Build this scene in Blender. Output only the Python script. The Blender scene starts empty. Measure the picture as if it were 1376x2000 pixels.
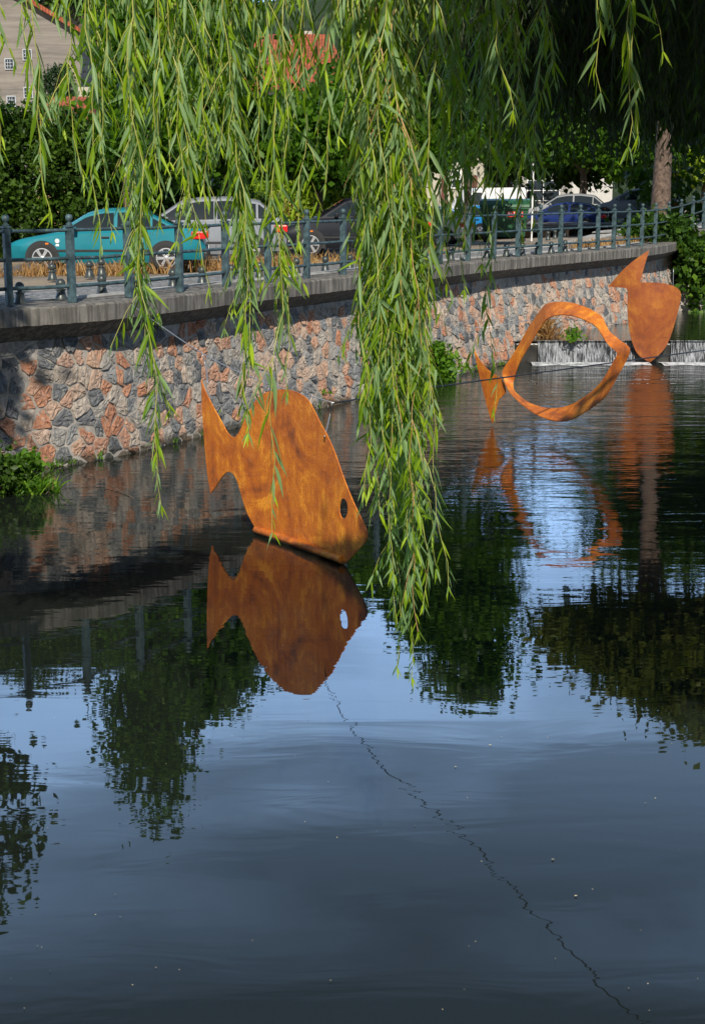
import bpy, bmesh, math, random
import numpy as np
from mathutils import Vector, Matrix

R = math.radians
rng = np.random.default_rng(7)
random.seed(7)
S = bpy.context.scene
COL = S.collection

# ------------------------------------------------------------------ camera
F = 2778.0          # focal length in photo pixels (50 mm on a 36 mm high frame)
HC = 3.4            # eye height above the water
PITCH = math.atan(580 / F)
cd = bpy.data.cameras.new('camera')
cam = bpy.data.objects.new('camera', cd)
COL.objects.link(cam)
cam.location = (0, 0, HC)
cam.rotation_euler = (math.pi / 2 - PITCH, 0, 0)
cd.sensor_fit = 'VERTICAL'
cd.sensor_height = 36
cd.lens = 50
cd.clip_start = 0.1
cd.clip_end = 3000
S.camera = cam

# ------------------------------------------------------------------ light
SUN = Vector((0.04, -0.79, 0.61)).normalized()
S.view_settings.view_transform = 'Standard'
S.view_settings.look = 'None'
S.view_settings.exposure = 0.16
S.view_settings.gamma = 1
W = bpy.data.worlds.new('World')
S.world = W
W.use_nodes = True
wn, wl = W.node_tree.nodes, W.node_tree.links
bgn = wn['Background']
sky = wn.new('ShaderNodeTexSky')
sky.sky_type = 'NISHITA'
sky.sun_disc = False
sky.sun_elevation = math.asin(SUN.z)
sky.sun_rotation = math.atan2(SUN.x, SUN.y)
sky.air_density = 1.1
sky.dust_density = 0.6
sky.ozone_density = 1.6
tc = wn.new('ShaderNodeTexCoord')
mp = wn.new('ShaderNodeMapping')
mp.inputs['Scale'].default_value = (1.0, 1.0, 3.2)
mp.inputs['Location'].default_value = (0.35, 0.1, 0.55)
nz = wn.new('ShaderNodeTexNoise')
nz.inputs['Scale'].default_value = 1.7
nz.inputs['Detail'].default_value = 6
nz.inputs['Roughness'].default_value = 0.52
nz.inputs['Distortion'].default_value = 0.35
cr = wn.new('ShaderNodeValToRGB')
cr.color_ramp.elements[0].position = 0.40
cr.color_ramp.elements[0].color = (0.32, 0.32, 0.32, 1)
cr.color_ramp.elements[1].position = 0.58
cr.color_ramp.elements[1].color = (1, 1, 1, 1)
mx = wn.new('ShaderNodeMix')
mx.data_type = 'RGBA'
mx.inputs['B'].default_value = (23.0, 37.0, 60.0, 1)
wl.new(tc.outputs['Generated'], mp.inputs['Vector'])
wl.new(mp.outputs[0], nz.inputs['Vector'])
wl.new(nz.outputs['Fac'], cr.inputs[0])
# the cloud bank lies in the north, blue sky elsewhere
sx = wn.new('ShaderNodeSeparateXYZ')
wl.new(tc.outputs['Generated'], sx.inputs[0])
mrn = wn.new('ShaderNodeMapRange')
mrn.inputs['From Min'].default_value = -0.1
mrn.inputs['From Max'].default_value = 0.6
mrn.inputs['To Min'].default_value = 0.12
wl.new(sx.outputs['Y'], mrn.inputs['Value'])
mm = wn.new('ShaderNodeMath')
mm.operation = 'MULTIPLY'
wl.new(cr.outputs[0], mm.inputs[0])
wl.new(mrn.outputs[0], mm.inputs[1])
mrz = wn.new('ShaderNodeMapRange')
mrz.inputs['From Min'].default_value = 0.37
mrz.inputs['From Max'].default_value = 0.51
mrz.inputs['To Min'].default_value = 1.0
mrz.inputs['To Max'].default_value = 0.07
wl.new(sx.outputs['Z'], mrz.inputs['Value'])
mz = wn.new('ShaderNodeMath')
mz.operation = 'MULTIPLY'
wl.new(mm.outputs[0], mz.inputs[0])
wl.new(mrz.outputs[0], mz.inputs[1])
wl.new(mz.outputs[0], mx.inputs['Factor'])
wl.new(sky.outputs[0], mx.inputs['A'])
wl.new(mx.outputs['Result'], bgn.inputs[0])
bgn.inputs[1].default_value = 0.05
sl = bpy.data.lights.new('sun', 'SUN')
sl.energy = 5.0
sl.angle = R(0.5)
sl.color = (1.0, 0.93, 0.82)
sun = bpy.data.objects.new('sun', sl)
COL.objects.link(sun)
sun.rotation_euler = SUN.to_track_quat('Z', 'Y').to_euler()


# ------------------------------------------------------------------ survey helpers
def tt(py):
    v = (1000 - py) / F
    return (-math.sin(PITCH) + v * math.cos(PITCH)) / (math.cos(PITCH) + v * math.sin(PITCH))


def xs(px, py):
    v = (1000 - py) / F
    return ((px - 688) / F) / (math.cos(PITCH) + v * math.sin(PITCH))


def at(px, py, Y):
    return Vector((xs(px, py) * Y, Y, HC + tt(py) * Y))


def onz(px, py, z=0.0):
    Y = (z - HC) / tt(py)
    return Vector((xs(px, py) * Y, Y, z))


# ------------------------------------------------------------------ object helpers
def tag(o, label=None, cat=None, group=None, kind=None):
    if label: o['label'] = label
    if cat: o['category'] = cat
    if group: o['group'] = group
    if kind: o['kind'] = kind
    return o


def empty(name, loc=(0, 0, 0), rz=0):
    o = bpy.data.objects.new(name, None)
    o.empty_display_size = 0.2
    COL.objects.link(o)
    o.location = loc
    o.rotation_euler = (0, 0, rz)
    return o


def mesh(name, V, Fc, mat=None, parent=None, smooth=False, attr=None):
    me = bpy.data.meshes.new(name)
    V = np.asarray(V, dtype=float).reshape(-1, 3)
    if isinstance(Fc, np.ndarray):
        n, k = Fc.shape
        me.vertices.add(len(V)); me.vertices.foreach_set('co', V.astype(np.float32).ravel())
        me.loops.add(n * k); me.loops.foreach_set('vertex_index', Fc.astype(np.int32).ravel())
        me.polygons.add(n); me.polygons.foreach_set('loop_start', np.arange(0, n * k, k, dtype=np.int32))
        me.update(calc_edges=True)
        me.validate()
    else:
        me.from_pydata([tuple(v) for v in V], [], [tuple(f) for f in Fc])
        me.update()
    if smooth:
        me.polygons.foreach_set('use_smooth', np.ones(len(me.polygons), dtype=bool))
    if attr is not None:
        for k_, a in attr.items():
            at_ = me.attributes.new(k_, 'FLOAT', 'POINT')
            at_.data.foreach_set('value', np.asarray(a, dtype=np.float32))
    if mat:
        me.materials.append(mat)
    o = bpy.data.objects.new(name, me)
    COL.objects.link(o)
    if parent:
        o.parent = parent
    return o


class MB:
    """collects simple solids into one mesh"""
    def __init__(s): s.V = []; s.F = []

    def add(s, V, Fc):
        b = len(s.V); s.V += [tuple(v) for v in V]; s.F += [tuple(i + b for i in f) for f in Fc]; return s

    def box(s, c, d, rz=0, M=None, bev=0.0):
        x, y, z = d[0] / 2, d[1] / 2, d[2] / 2
        if bev:
            bm = bmesh.new(); bmesh.ops.create_cube(bm, size=1)
            bmesh.ops.scale(bm, vec=d, verts=bm.verts)
            bmesh.ops.bevel(bm, geom=list(bm.edges), offset=bev, segments=2, affect='EDGES', profile=0.6)
            V = [v.co.copy() for v in bm.verts]; Fc = [[v.index for v in f.verts] for f in bm.faces]; bm.free()
        else:
            V = [Vector((sx * x, sy * y, sz * z)) for sx in (-1, 1) for sy in (-1, 1) for sz in (-1, 1)]
            Fc = [(0, 1, 3, 2), (4, 6, 7, 5), (0, 4, 5, 1), (2, 3, 7, 6), (0, 2, 6, 4), (1, 5, 7, 3)]
        M = M or Matrix.Rotation(rz, 4, 'Z')
        return s.add([M @ v + Vector(c) for v in V], Fc)

    def tube(s, pts, r, n=8, caps=True):
        pts = [Vector(p) for p in pts]
        rs = r if isinstance(r, (list, tuple)) else [r] * len(pts)
        V = []; Fc = []
        up = Vector((0, 0, 1))
        for i, p in enumerate(pts):
            d = (pts[min(i + 1, len(pts) - 1)] - pts[max(i - 1, 0)]).normalized()
            a = d.cross(up)
            if a.length < 0.05: a = d.cross(Vector((1, 0, 0)))
            a.normalize(); b = a.cross(d)
            for k in range(n):
                an = 2 * math.pi * k / n
                V.append(p + rs[i] * (math.cos(an) * a + math.sin(an) * b))
        for i in range(len(pts) - 1):
            for k in range(n):
                k2 = (k + 1) % n
                Fc.append((i * n + k, i * n + k2, (i + 1) * n + k2, (i + 1) * n + k))
        if caps:
            Fc.append(tuple(range(n))[::-1]); Fc.append(tuple((len(pts) - 1) * n + k for k in range(n)))
        return s.add(V, Fc)

    def lathe(s, prof, c=(0, 0, 0), n=16, axis='Z'):
        V = []; Fc = []
        for r, z in prof:
            for k in range(n):
                an = 2 * math.pi * k / n
                if axis == 'Z': V.append((c[0] + r * math.cos(an), c[1] + r * math.sin(an), c[2] + z))
                else: V.append((c[0] + r * math.cos(an), c[1] + z, c[2] + r * math.sin(an)))
        for i in range(len(prof) - 1):
            for k in range(n):
                k2 = (k + 1) % n
                Fc.append((i * n + k, i * n + k2, (i + 1) * n + k2, (i + 1) * n + k))
        Fc.append(tuple(range(n))[::-1]); Fc.append(tuple((len(prof) - 1) * n + k for k in range(n)))
        return s.add(V, Fc)

    def prism(s, poly, f0, f1):
        """poly: 2-D points, f0/f1 map a 2-D point to the two 3-D faces"""
        n = len(poly)
        V = [f0(p) for p in poly] + [f1(p) for p in poly]
        Fc = [tuple(range(n))[::-1], tuple(range(n, 2 * n))]
        for i in range(n):
            j = (i + 1) % n
            Fc.append((i, j, n + j, n + i))
        return s.add(V, Fc)

    def build(s, name, mat, parent=None, smooth=False):
        o = mesh(name, s.V, s.F, mat, parent, smooth)
        if smooth:
            pass
        return o


def fixn(o):
    bm = bmesh.new(); bm.from_mesh(o.data)
    bmesh.ops.recalc_face_normals(bm, faces=bm.faces)
    bm.to_mesh(o.data); bm.free()
    return o


def autosmooth(o, ang=35):
    bm = bmesh.new(); bm.from_mesh(o.data)
    bmesh.ops.recalc_face_normals(bm, faces=bm.faces)
    for f in bm.faces: f.smooth = True
    for e in bm.edges:
        if len(e.link_faces) == 2:
            e.smooth = e.calc_face_angle(0) < R(ang)
    bm.to_mesh(o.data); bm.free()
    return o


# ------------------------------------------------------------------ materials
class NT:
    def __init__(s, name):
        s.m = bpy.data.materials.new(name); s.m.use_nodes = True
        s.n = s.m.node_tree.nodes; s.l = s.m.node_tree.links
        s.b = s.n['Principled BSDF']
        s.out = s.n['Material Output']

    def new(s, t, **kw):
        n = s.n.new(t)
        for k, v in kw.items():
            if k in n.inputs: n.inputs[k].default_value = v
            else: setattr(n, k, v)
        return n

    def link(s, a, b): s.l.new(a, b)

    def coord(s, kind='Object', scale=(1, 1, 1)):
        t = s.new('ShaderNodeTexCoord'); m = s.new('ShaderNodeMapping'); m.inputs['Scale'].default_value = scale
        s.link(t.outputs[kind], m.inputs[0]); return m.outputs[0]

    def noise(s, co, scale, detail=4, rough=0.55, dist=0.0):
        n = s.new('ShaderNodeTexNoise', Scale=scale, Detail=detail, Roughness=rough, Distortion=dist)
        if co is not None: s.link(co, n.inputs['Vector'])
        return n.outputs['Fac']

    def ramp(s, fac, stops, interp='LINEAR'):
        r = s.new('ShaderNodeValToRGB'); e = r.color_ramp; e.interpolation = interp
        while len(e.elements) < len(stops): e.elements.new(0.5)
        for el, (p, c) in zip(e.elements, stops):
            el.position = p
            el.color = (*c, 1) if isinstance(c, tuple) else (c, c, c, 1)
        s.link(fac, r.inputs[0]); return r.outputs[0]

    def mix(s, fac, a, b, blend='MIX'):
        m = s.new('ShaderNodeMix', data_type='RGBA', blend_type=blend)
        for v, k in ((fac, 'Factor'), (a, 'A'), (b, 'B')):
            if isinstance(v, (int, float)): m.inputs[k].default_value = v if k == 'Factor' else (v, v, v, 1)
            elif isinstance(v, tuple): m.inputs[k].default_value = (*v, 1)
            else: s.link(v, m.inputs[k])
        return m.outputs['Result']

    def math(s, op, a, b=0.0):
        m = s.new('ShaderNodeMath', operation=op)
        for i, v in enumerate((a, b)):
            if isinstance(v, (int, float)): m.inputs[i].default_value = v
            else: s.link(v, m.inputs[i])
        return m.outputs[0]

    def bump(s, h, strength=0.3, dist=0.02, normal=None):
        b = s.new('ShaderNodeBump', Strength=strength, Distance=dist)
        s.link(h, b.inputs['Height'])
        if normal is not None: s.link(normal, b.inputs['Normal'])
        s.link(b.outputs[0], s.b.inputs['Normal']); return b.outputs[0]

    def attr(s, name):
        a = s.new('ShaderNodeAttribute', attribute_name=name); return a.outputs['Fac']


def plain(name, col, rough=0.5, metal=0.0, var=0.12, scale=8, coat=0.0, bump=0.0):
    t = NT(name); co = t.coord()
    f = t.noise(co, scale, 5, 0.6)
    c1 = tuple(max(0, c * (1 - var * 2)) for c in col); c2 = tuple(min(1, c * (1 + var * 2)) for c in col)
    t.link(t.ramp(f, [(0.3, c1), (0.7, c2)]), t.b.inputs['Base Color'])
    t.b.inputs['Roughness'].default_value = rough; t.b.inputs['Metallic'].default_value = metal
    t.b.inputs['Coat Weight'].default_value = coat; t.b.inputs['Coat Roughness'].default_value = 0.06
    if bump: t.bump(t.noise(co, scale * 4, 6, 0.65), bump, 0.01)
    return t.m


def leafmat(name, cols, under=None, trans=0.35, rough=0.45, tcol=None):
    """cols: three greens spread over the leaves by their own random value"""
    t = NT(name); a = t.attr('rnd')
    c = t.ramp(a, [(0.0, cols[0]), (0.5, cols[1]), (1.0, cols[2])])
    if under:
        g = t.new('ShaderNodeNewGeometry')
        c = t.mix(g.outputs['Backfacing'], c, under)
    t.link(c, t.b.inputs['Base Color'])
    t.b.inputs['Roughness'].default_value = rough
    t.b.inputs['Specular IOR Level'].default_value = 0.2
    tr = t.new('ShaderNodeBsdfTranslucent'); tcl = t.mix(1.0, c, tcol or (2.0, 2.2, 0.7), 'MULTIPLY')
    t.link(tcl, tr.inputs['Color'])
    ms = t.new('ShaderNodeMixShader'); ms.inputs[0].default_value = trans
    t.link(t.b.outputs[0], ms.inputs[1]); t.link(tr.outputs[0], ms.inputs[2]); t.link(ms.outputs[0], t.out.inputs[0])
    return t.m


def mat_rust(name, dark):
    t = NT(name); co = t.coord('Object'); st = t.coord('Object', (5.5, 5.5, 0.45))
    n1 = t.noise(co, 1.5, 9, 0.66, 0.9); n2 = t.noise(st, 1.6, 6, 0.62, 0.25); n3 = t.noise(co, 70, 4, 0.75); n4 = t.noise(t.coord('Object', (1.3, 1.3, .9)), 3.2, 7, 0.7, 1.6)
    s = t.math('ADD', t.math('ADD', t.math('MULTIPLY', n1, 0.57), t.math('MULTIPLY', n2, 0.18)), t.math('MULTIPLY', n4, 0.25))
    c = t.ramp(s, [(0.36, (0.15, 0.045, 0.016)), (0.42, (0.33, 0.085, 0.012)), (0.465, (0.50, 0.125, 0.010)),
                   (0.52, (0.64, 0.19, 0.010)), (0.565, (0.88, 0.33, 0.02))])
    c = t.mix(t.ramp(n4, [(0.57, 0.0), (0.63, 0.22)]), c, (0.24, 0.07, 0.02))
    c = t.mix(t.ramp(n3, [(0.38, 0.5), (0.56, 0.0)]), c, (0.17, 0.05, 0.014))
    sc = t.noise(t.coord('Object', (2.2, 2.2, 14)), 1.1, 3, 0.5, 2.2)
    c = t.mix(t.ramp(sc, [(0.49, 0.0), (0.50, 0.3), (0.51, 0.0)]), c, (0.70, 0.40, 0.2))
    sp = t.new('ShaderNodeSeparateXYZ'); t.link(co, sp.inputs[0])
    wet = t.math('ADD', sp.outputs['Z'], t.math('MULTIPLY', t.noise(co, 12, 4), 0.05))
    c = t.mix(t.ramp(wet, [(0.045, 0.8), (0.085, 0.0)]), c, (0.05, 0.022, 0.012))
    if dark:
        c = t.mix(dark, c, (0.22, 0.06, 0.03), 'MIX')
    t.link(c, t.b.inputs['Base Color'])
    t.b.inputs['Roughness'].default_value = 0.62
    t.b.inputs['Metallic'].default_value = 0.0
    t.bump(t.math('ADD', n3, t.math('MULTIPLY', n1, 2)), 0.35, 0.006)
    return t.m


M = {}
M['rust'] = mat_rust('rusted_steel', 0)
M['rust_dark'] = mat_rust('rusted_steel_dull', 0.55)
M['paint_blue'] = plain('fence_paint', (0.046, 0.080, 0.088), 0.5, 0, 0.35, 9, 0.0, 0.25)
M['iron'] = plain('bollard_iron', (0.055, 0.065, 0.062), 0.38, 0.3, 0.2, 14)
M['wire'] = plain('wire_steel', (0.42, 0.44, 0.46), 0.35, 0.6, 0.05)
M['cable'] = plain('cable_black', (0.015, 0.016, 0.018), 0.5, 0, 0.05)
M['rubber'] = plain('tyre_rubber', (0.018, 0.018, 0.018), 0.8, 0, 0.1)
M['alloy'] = plain('wheel_alloy', (0.62, 0.63, 0.64), 0.3, 0.7, 0.08)
M['black'] = plain('black_plastic', (0.015, 0.015, 0.016), 0.55, 0, 0.1)
M['bark'] = plain('bark', (0.105, 0.080, 0.058), 0.95, 0, 0.4, 14, 0, 1.0)
M['brown_bark'] = plain('bark_brown', (0.115, 0.08, 0.06), 0.95, 0, 0.35, 9, 0, 1.0)  # brown bark for the thick trunk and the thin maples
M['stem'] = plain('willow_stem', (0.30, 0.30, 0.06), 0.55, 0, 0.15)
M['stem_old'] = plain('willow_stem_old', (0.38, 0.22, 0.08), 0.6, 0, 0.15)
M['willow'] = leafmat('willow_leaf', [(0.085, 0.155, 0.007), (0.16, 0.265, 0.010), (0.31, 0.42, 0.018)],
                      under=(0.18, 0.28, 0.115), trans=0.32, rough=0.4)
M['willow_dark'] = leafmat('willow_leaf_shaded', [(0.02, 0.045, 0.006), (0.035, 0.075, 0.008), (0.07, 0.13, 0.014)],
                           under=(0.035, 0.055, 0.03), trans=0.2, rough=0.6)  # same willow leaf, colour darkened to stand for shade under the crown
M['stem_dark'] = plain('willow_stem_shaded', (0.05, 0.05, 0.02), 0.7, 0, 0.15)  # stem colour darkened as well, shade painted into the deep strands
M['maple'] = leafmat('maple_leaf', [(0.022, 0.055, 0.006), (0.05, 0.12, 0.009), (0.13, 0.26, 0.016)], trans=0.4)
M['olive'] = leafmat('olive_leaf', [(0.05, 0.075, 0.012), (0.10, 0.13, 0.022), (0.18, 0.19, 0.035)], trans=0.35)
M['hedge'] = leafmat('hedge_leaf', [(0.018, 0.042, 0.006), (0.04, 0.085, 0.010), (0.09, 0.16, 0.018)], trans=0.3)
M['conifer'] = leafmat('conifer_needles', [(0.012, 0.03, 0.010), (0.02, 0.045, 0.014), (0.035, 0.07, 0.018)], trans=0.1)
M['yellowish'] = leafmat('yellow_leaf', [(0.14, 0.2, 0.02), (0.24, 0.33, 0.03), (0.36, 0.42, 0.05)], trans=0.4)
M['ivy'] = leafmat('ivy_leaf', [(0.015, 0.04, 0.006), (0.03, 0.075, 0.009), (0.09, 0.17, 0.015)], trans=0.3)
M['weed'] = leafmat('weed_leaf', [(0.04, 0.10, 0.01), (0.08, 0.19, 0.015), (0.19, 0.32, 0.03)], trans=0.4)
M['drygrass'] = leafmat('dry_grass', [(0.22, 0.11, 0.04), (0.36, 0.2, 0.07), (0.5, 0.34, 0.15)], trans=0.3, tcol=(1.1, 1, 0.8))
M['petal'] = plain('floating_petal', (0.55, 0.45, 0.28), 0.7)
M['glass'] = (lambda t: (t.b.inputs['Base Color'].__setattr__('default_value', (0.012, 0.018, 0.02, 1)),
                         t.b.inputs['Roughness'].__setattr__('default_value', 0.04),
                         t.b.inputs['IOR'].__setattr__('default_value', 1.7), t.m)[-1])(NT('car_glass'))
M['redlamp'] = plain('red_lens', (0.6, 0.012, 0.012), 0.15, 0, 0.1, 30, 0.6)
M['orangelamp'] = plain('orange_lens', (0.8, 0.2, 0.01), 0.2, 0, 0.05, 30, 0.5)
M['clearlamp'] = plain('clear_lens', (0.75, 0.76, 0.78), 0.12, 0.2, 0.1, 30, 0.6)
M['plate'] = plain('plate_white', (0.75, 0.75, 0.72), 0.4)
M['white'] = plain('white_paint', (0.78, 0.78, 0.76), 0.5, 0, 0.03)
M['bin_green'] = plain('bin_green', (0.018, 0.085, 0.035), 0.45, 0, 0.12, 5)
M['sticker'] = plain('red_sticker', (0.75, 0.03, 0.02), 0.4, 0, 0.03)
M['wood'] = plain('old_wood', (0.26, 0.19, 0.12), 0.7, 0, 0.25, 12)
M['brown_door'] = plain('brown_door', (0.11, 0.035, 0.02), 0.5, 0, 0.15, 12)
M['cream'] = plain('cream_render', (0.42, 0.39, 0.31), 0.9, 0, 0.06, 2)
M['whitewall'] = plain('white_render', (0.48, 0.47, 0.44), 0.9, 0, 0.05, 2)
M['pinkwall'] = plain('orange_render', (0.72, 0.42, 0.24), 0.9, 0, 0.06, 2)
M['house_frame'] = plain('faded_frame', (0.42, 0.44, 0.46), 0.7)
M['windark'] = plain('window_glass', (0.03, 0.04, 0.05), 0.08, 0, 0.2, 3)
M['orange_cloth'] = plain('orange_cloth', (0.85, 0.2, 0.03), 0.8, 0, 0.1)


def carpaint(name, col):
    t = NT(name); co = t.coord()
    t.link(t.ramp(t.noise(co, 3, 4), [(0.3, tuple(c * 0.85 for c in col)), (0.7, col)]), t.b.inputs['Base Color'])
    t.b.inputs['Metallic'].default_value = 0.0; t.b.inputs['Roughness'].default_value = 0.5; t.b.inputs['Specular IOR Level'].default_value = 0.15
    t.b.inputs['Coat Weight'].default_value = 0.35; t.b.inputs['Coat Roughness'].default_value = 0.04
    return t.m


def mat_stone():
    t = NT('wall_stone'); a = t.attr('rnd'); co = t.coord('Object')
    c = t.ramp(a, [(0.0, (0.10, 0.11, 0.12)), (0.14, (0.15, 0.16, 0.17)), (0.28, (0.25, 0.26, 0.265)), (0.40, (0.38, 0.35, 0.31)),
                   (0.54, (0.48, 0.40, 0.33)), (0.66, (0.52, 0.34, 0.24)), (0.82, (0.50, 0.25, 0.15)), (0.92, (0.44, 0.19, 0.105)),
                   (1.0, (0.55, 0.48, 0.40))])
    n = t.noise(t.coord('Object', (1, 1, 0.45)), 15, 8, 0.72, 1.2)
    c = t.mix(t.ramp(n, [(0.34, 0.0), (0.42, 0.6), (0.5, 0.0)]), c, t.mix(0.5, c, (0.05, 0.05, 0.055)))
    c = t.mix(t.ramp(n, [(0.54, 0.0), (0.70, 0.75)]), c, (0.55, 0.50, 0.44))
    c = t.mix(t.ramp(t.noise(co, 3.0, 5, 0.6), [(0.55, 0.0), (0.70, 0.35)]), c, (0.33, 0.31, 0.28))
    # damp dark band where the river wets the stones
    s = t.new('ShaderNodeSeparateXYZ'); t.link(co, s.inputs[0])
    damp = t.math('ADD', s.outputs['Z'], t.math('MULTIPLY', t.noise(co, 2.5, 5), 0.22))
    c = t.mix(t.ramp(damp, [(0.17, 0.85), (0.27, 0.0)]), c, (0.035, 0.034, 0.022))
    t.link(c, t.b.inputs['Base Color'])
    t.b.inputs['Roughness'].default_value = 0.85
    v = t.noise(co, 28, 8, 0.75, 0.8)
    t.bump(t.math('ADD', v, t.noise(co, 9, 4)), 1.0, 0.035)
    return t.m


def mat_concrete(name, col, streak=True, scale=1.0):
    t = NT(name); co = t.coord('Object'); st = t.coord('Object', (6, 6, 0.5))
    n = t.noise(co, 2.2 * scale, 8, 0.65); n2 = t.noise(st, 2, 5, 0.6); n3 = t.noise(co, 45, 5, 0.7)
    c = t.ramp(n, [(0.3, tuple(x * 0.55 for x in col)), (0.55, col), (0.75, tuple(min(1, x * 1.35) for x in col))])
    if streak: c = t.mix(t.ramp(n2, [(0.44, 0.9), (0.57, 0.0)]), c, tuple(x * 0.33 for x in col))
    c = t.mix(t.ramp(n3, [(0.35, 0.35), (0.55, 0.0)]), c, tuple(x * 0.5 for x in col))
    t.link(c, t.b.inputs['Base Color']); t.b.inputs['Roughness'].default_value = 0.92
    t.bump(n3, 0.6, 0.01)
    return t.m


M['stone'] = mat_stone()
M['mortar'] = mat_concrete('mortar', (0.36, 0.33, 0.29), False, 3)
M['coping'] = mat_concrete('coping_concrete', (0.22, 0.205, 0.18))
M['paving'] = mat_concrete('paving_concrete', (0.36, 0.35, 0.33), False)
M['kerb'] = mat_concrete('kerb_stone', (0.50, 0.50, 0.48), False)
def mat_house():
    t = NT('house_concrete'); co = t.coord('Object'); st = t.coord('Object', (0.12, 0.12, 1.7))
    n = t.noise(st, 2.4, 6, 0.65, 0.3); n1 = t.noise(co, 0.35, 5, 0.6); n2 = t.noise(t.coord('Object', (1.2, 1.2, 0.12)), 1.3, 4)
    c = t.ramp(n, [(0.36, (0.12, 0.105, 0.09)), (0.5, (0.215, 0.19, 0.16)), (0.66, (0.27, 0.24, 0.205))])
    c = t.mix(t.ramp(n1, [(0.4, 0.4), (0.6, 0.0)]), c, (0.24, 0.22, 0.20))
    c = t.mix(t.ramp(n2, [(0.35, 0.35), (0.5, 0.0)]), c, (0.20, 0.18, 0.16))
    t.link(c, t.b.inputs['Base Color']); t.b.inputs['Roughness'].default_value = 0.95; return t.m


M['house_conc'] = mat_house()
M['asphalt'] = mat_concrete('asphalt', (0.13, 0.13, 0.13), False, 0.5)
M['rock_wet'] = plain('weir_rock', (0.03, 0.028, 0.024), 0.25, 0, 0.3, 4, 0, 0.8)
M['mud'] = plain('river_bed', (0.03, 0.028, 0.02), 0.9)


def mat_cobble():
    t = NT('cobbles'); co = t.coord('Object', (1, 1, 1))
    v = t.new('ShaderNodeTexVoronoi', feature='DISTANCE_TO_EDGE', Scale=8.5); t.link(co, v.inputs['Vector'])
    v2 = t.new('ShaderNodeTexVoronoi', Scale=8.5); t.link(co, v2.inputs['Vector'])
    c = t.mix(0.5, (0.24, 0.25, 0.26), v2.outputs['Color'], 'MULTIPLY')
    bwn = t.new('ShaderNodeRGBToBW'); t.link(v2.outputs['Color'], bwn.inputs[0])
    c = t.ramp(bwn.outputs[0], [(0.2, (0.15, 0.155, 0.165)), (0.8, (0.30, 0.305, 0.31))])
    c = t.mix(t.ramp(v.outputs['Distance'], [(0.02, 1.0), (0.07, 0.0)]), c, (0.10, 0.095, 0.085))
    c = t.mix(t.ramp(t.noise(co, 0.8, 5), [(0.5, 0.0), (0.75, 0.5)]), c, (0.30, 0.26, 0.19))
    t.link(c, t.b.inputs['Base Color']); t.b.inputs['Roughness'].default_value = 0.8
    t.bump(t.ramp(v.outputs['Distance'], [(0.0, 0.0), (0.1, 1.0)]), 0.8, 0.02)
    return t.m


def mat_dirt():
    t = NT('dry_ground'); co = t.coord('Object')
    n = t.noise(co, 0.7, 8, 0.65); n2 = t.noise(co, 12, 6, 0.7)
    c = t.ramp(n, [(0.35, (0.16, 0.14, 0.12)), (0.5, (0.28, 0.23, 0.17)), (0.65, (0.40, 0.30, 0.19))])
    c = t.mix(t.ramp(n2, [(0.4, 0.5), (0.6, 0.0)]), c, (0.12, 0.10, 0.08))
    t.link(c, t.b.inputs['Base Color']); t.b.inputs['Roughness'].default_value = 0.95
    t.bump(n2, 0.6, 0.03); return t.m


def mat_tiles():
    t = NT('roof_tiles'); co = t.coord('Object')
    w = t.new('ShaderNodeTexWave', wave_type='BANDS', bands_direction='X', Scale=1.7, Distortion=0.3); t.link(co, w.inputs['Vector'])
    n = t.noise(co, 3, 5, 0.7)
    c = t.ramp(n, [(0.3, (0.20, 0.05, 0.022)), (0.55, (0.42, 0.10, 0.04)), (0.75, (0.58, 0.20, 0.09))])
    c = t.mix(t.ramp(w.outputs['Fac'], [(0.1, 0.65), (0.4, 0.0)]), c, (0.09, 0.03, 0.02))
    t.link(c, t.b.inputs['Base Color']); t.b.inputs['Roughness'].default_value = 0.85
    t.bump(w.outputs['Fac'], 0.8, 0.08); return t.m


def mat_hill():
    t = NT('hill_cover'); co = t.coord('Object')
    n = t.noise(co, 0.12, 9, 0.75)
    t.link(t.ramp(n, [(0.35, (0.008, 0.02, 0.004)), (0.55, (0.03, 0.06, 0.01)), (0.7, (0.07, 0.12, 0.02))]), t.b.inputs['Base Color'])
    t.b.inputs['Roughness'].default_value = 1.0; t.bump(n, 1.0, 3.0); return t.m


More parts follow.
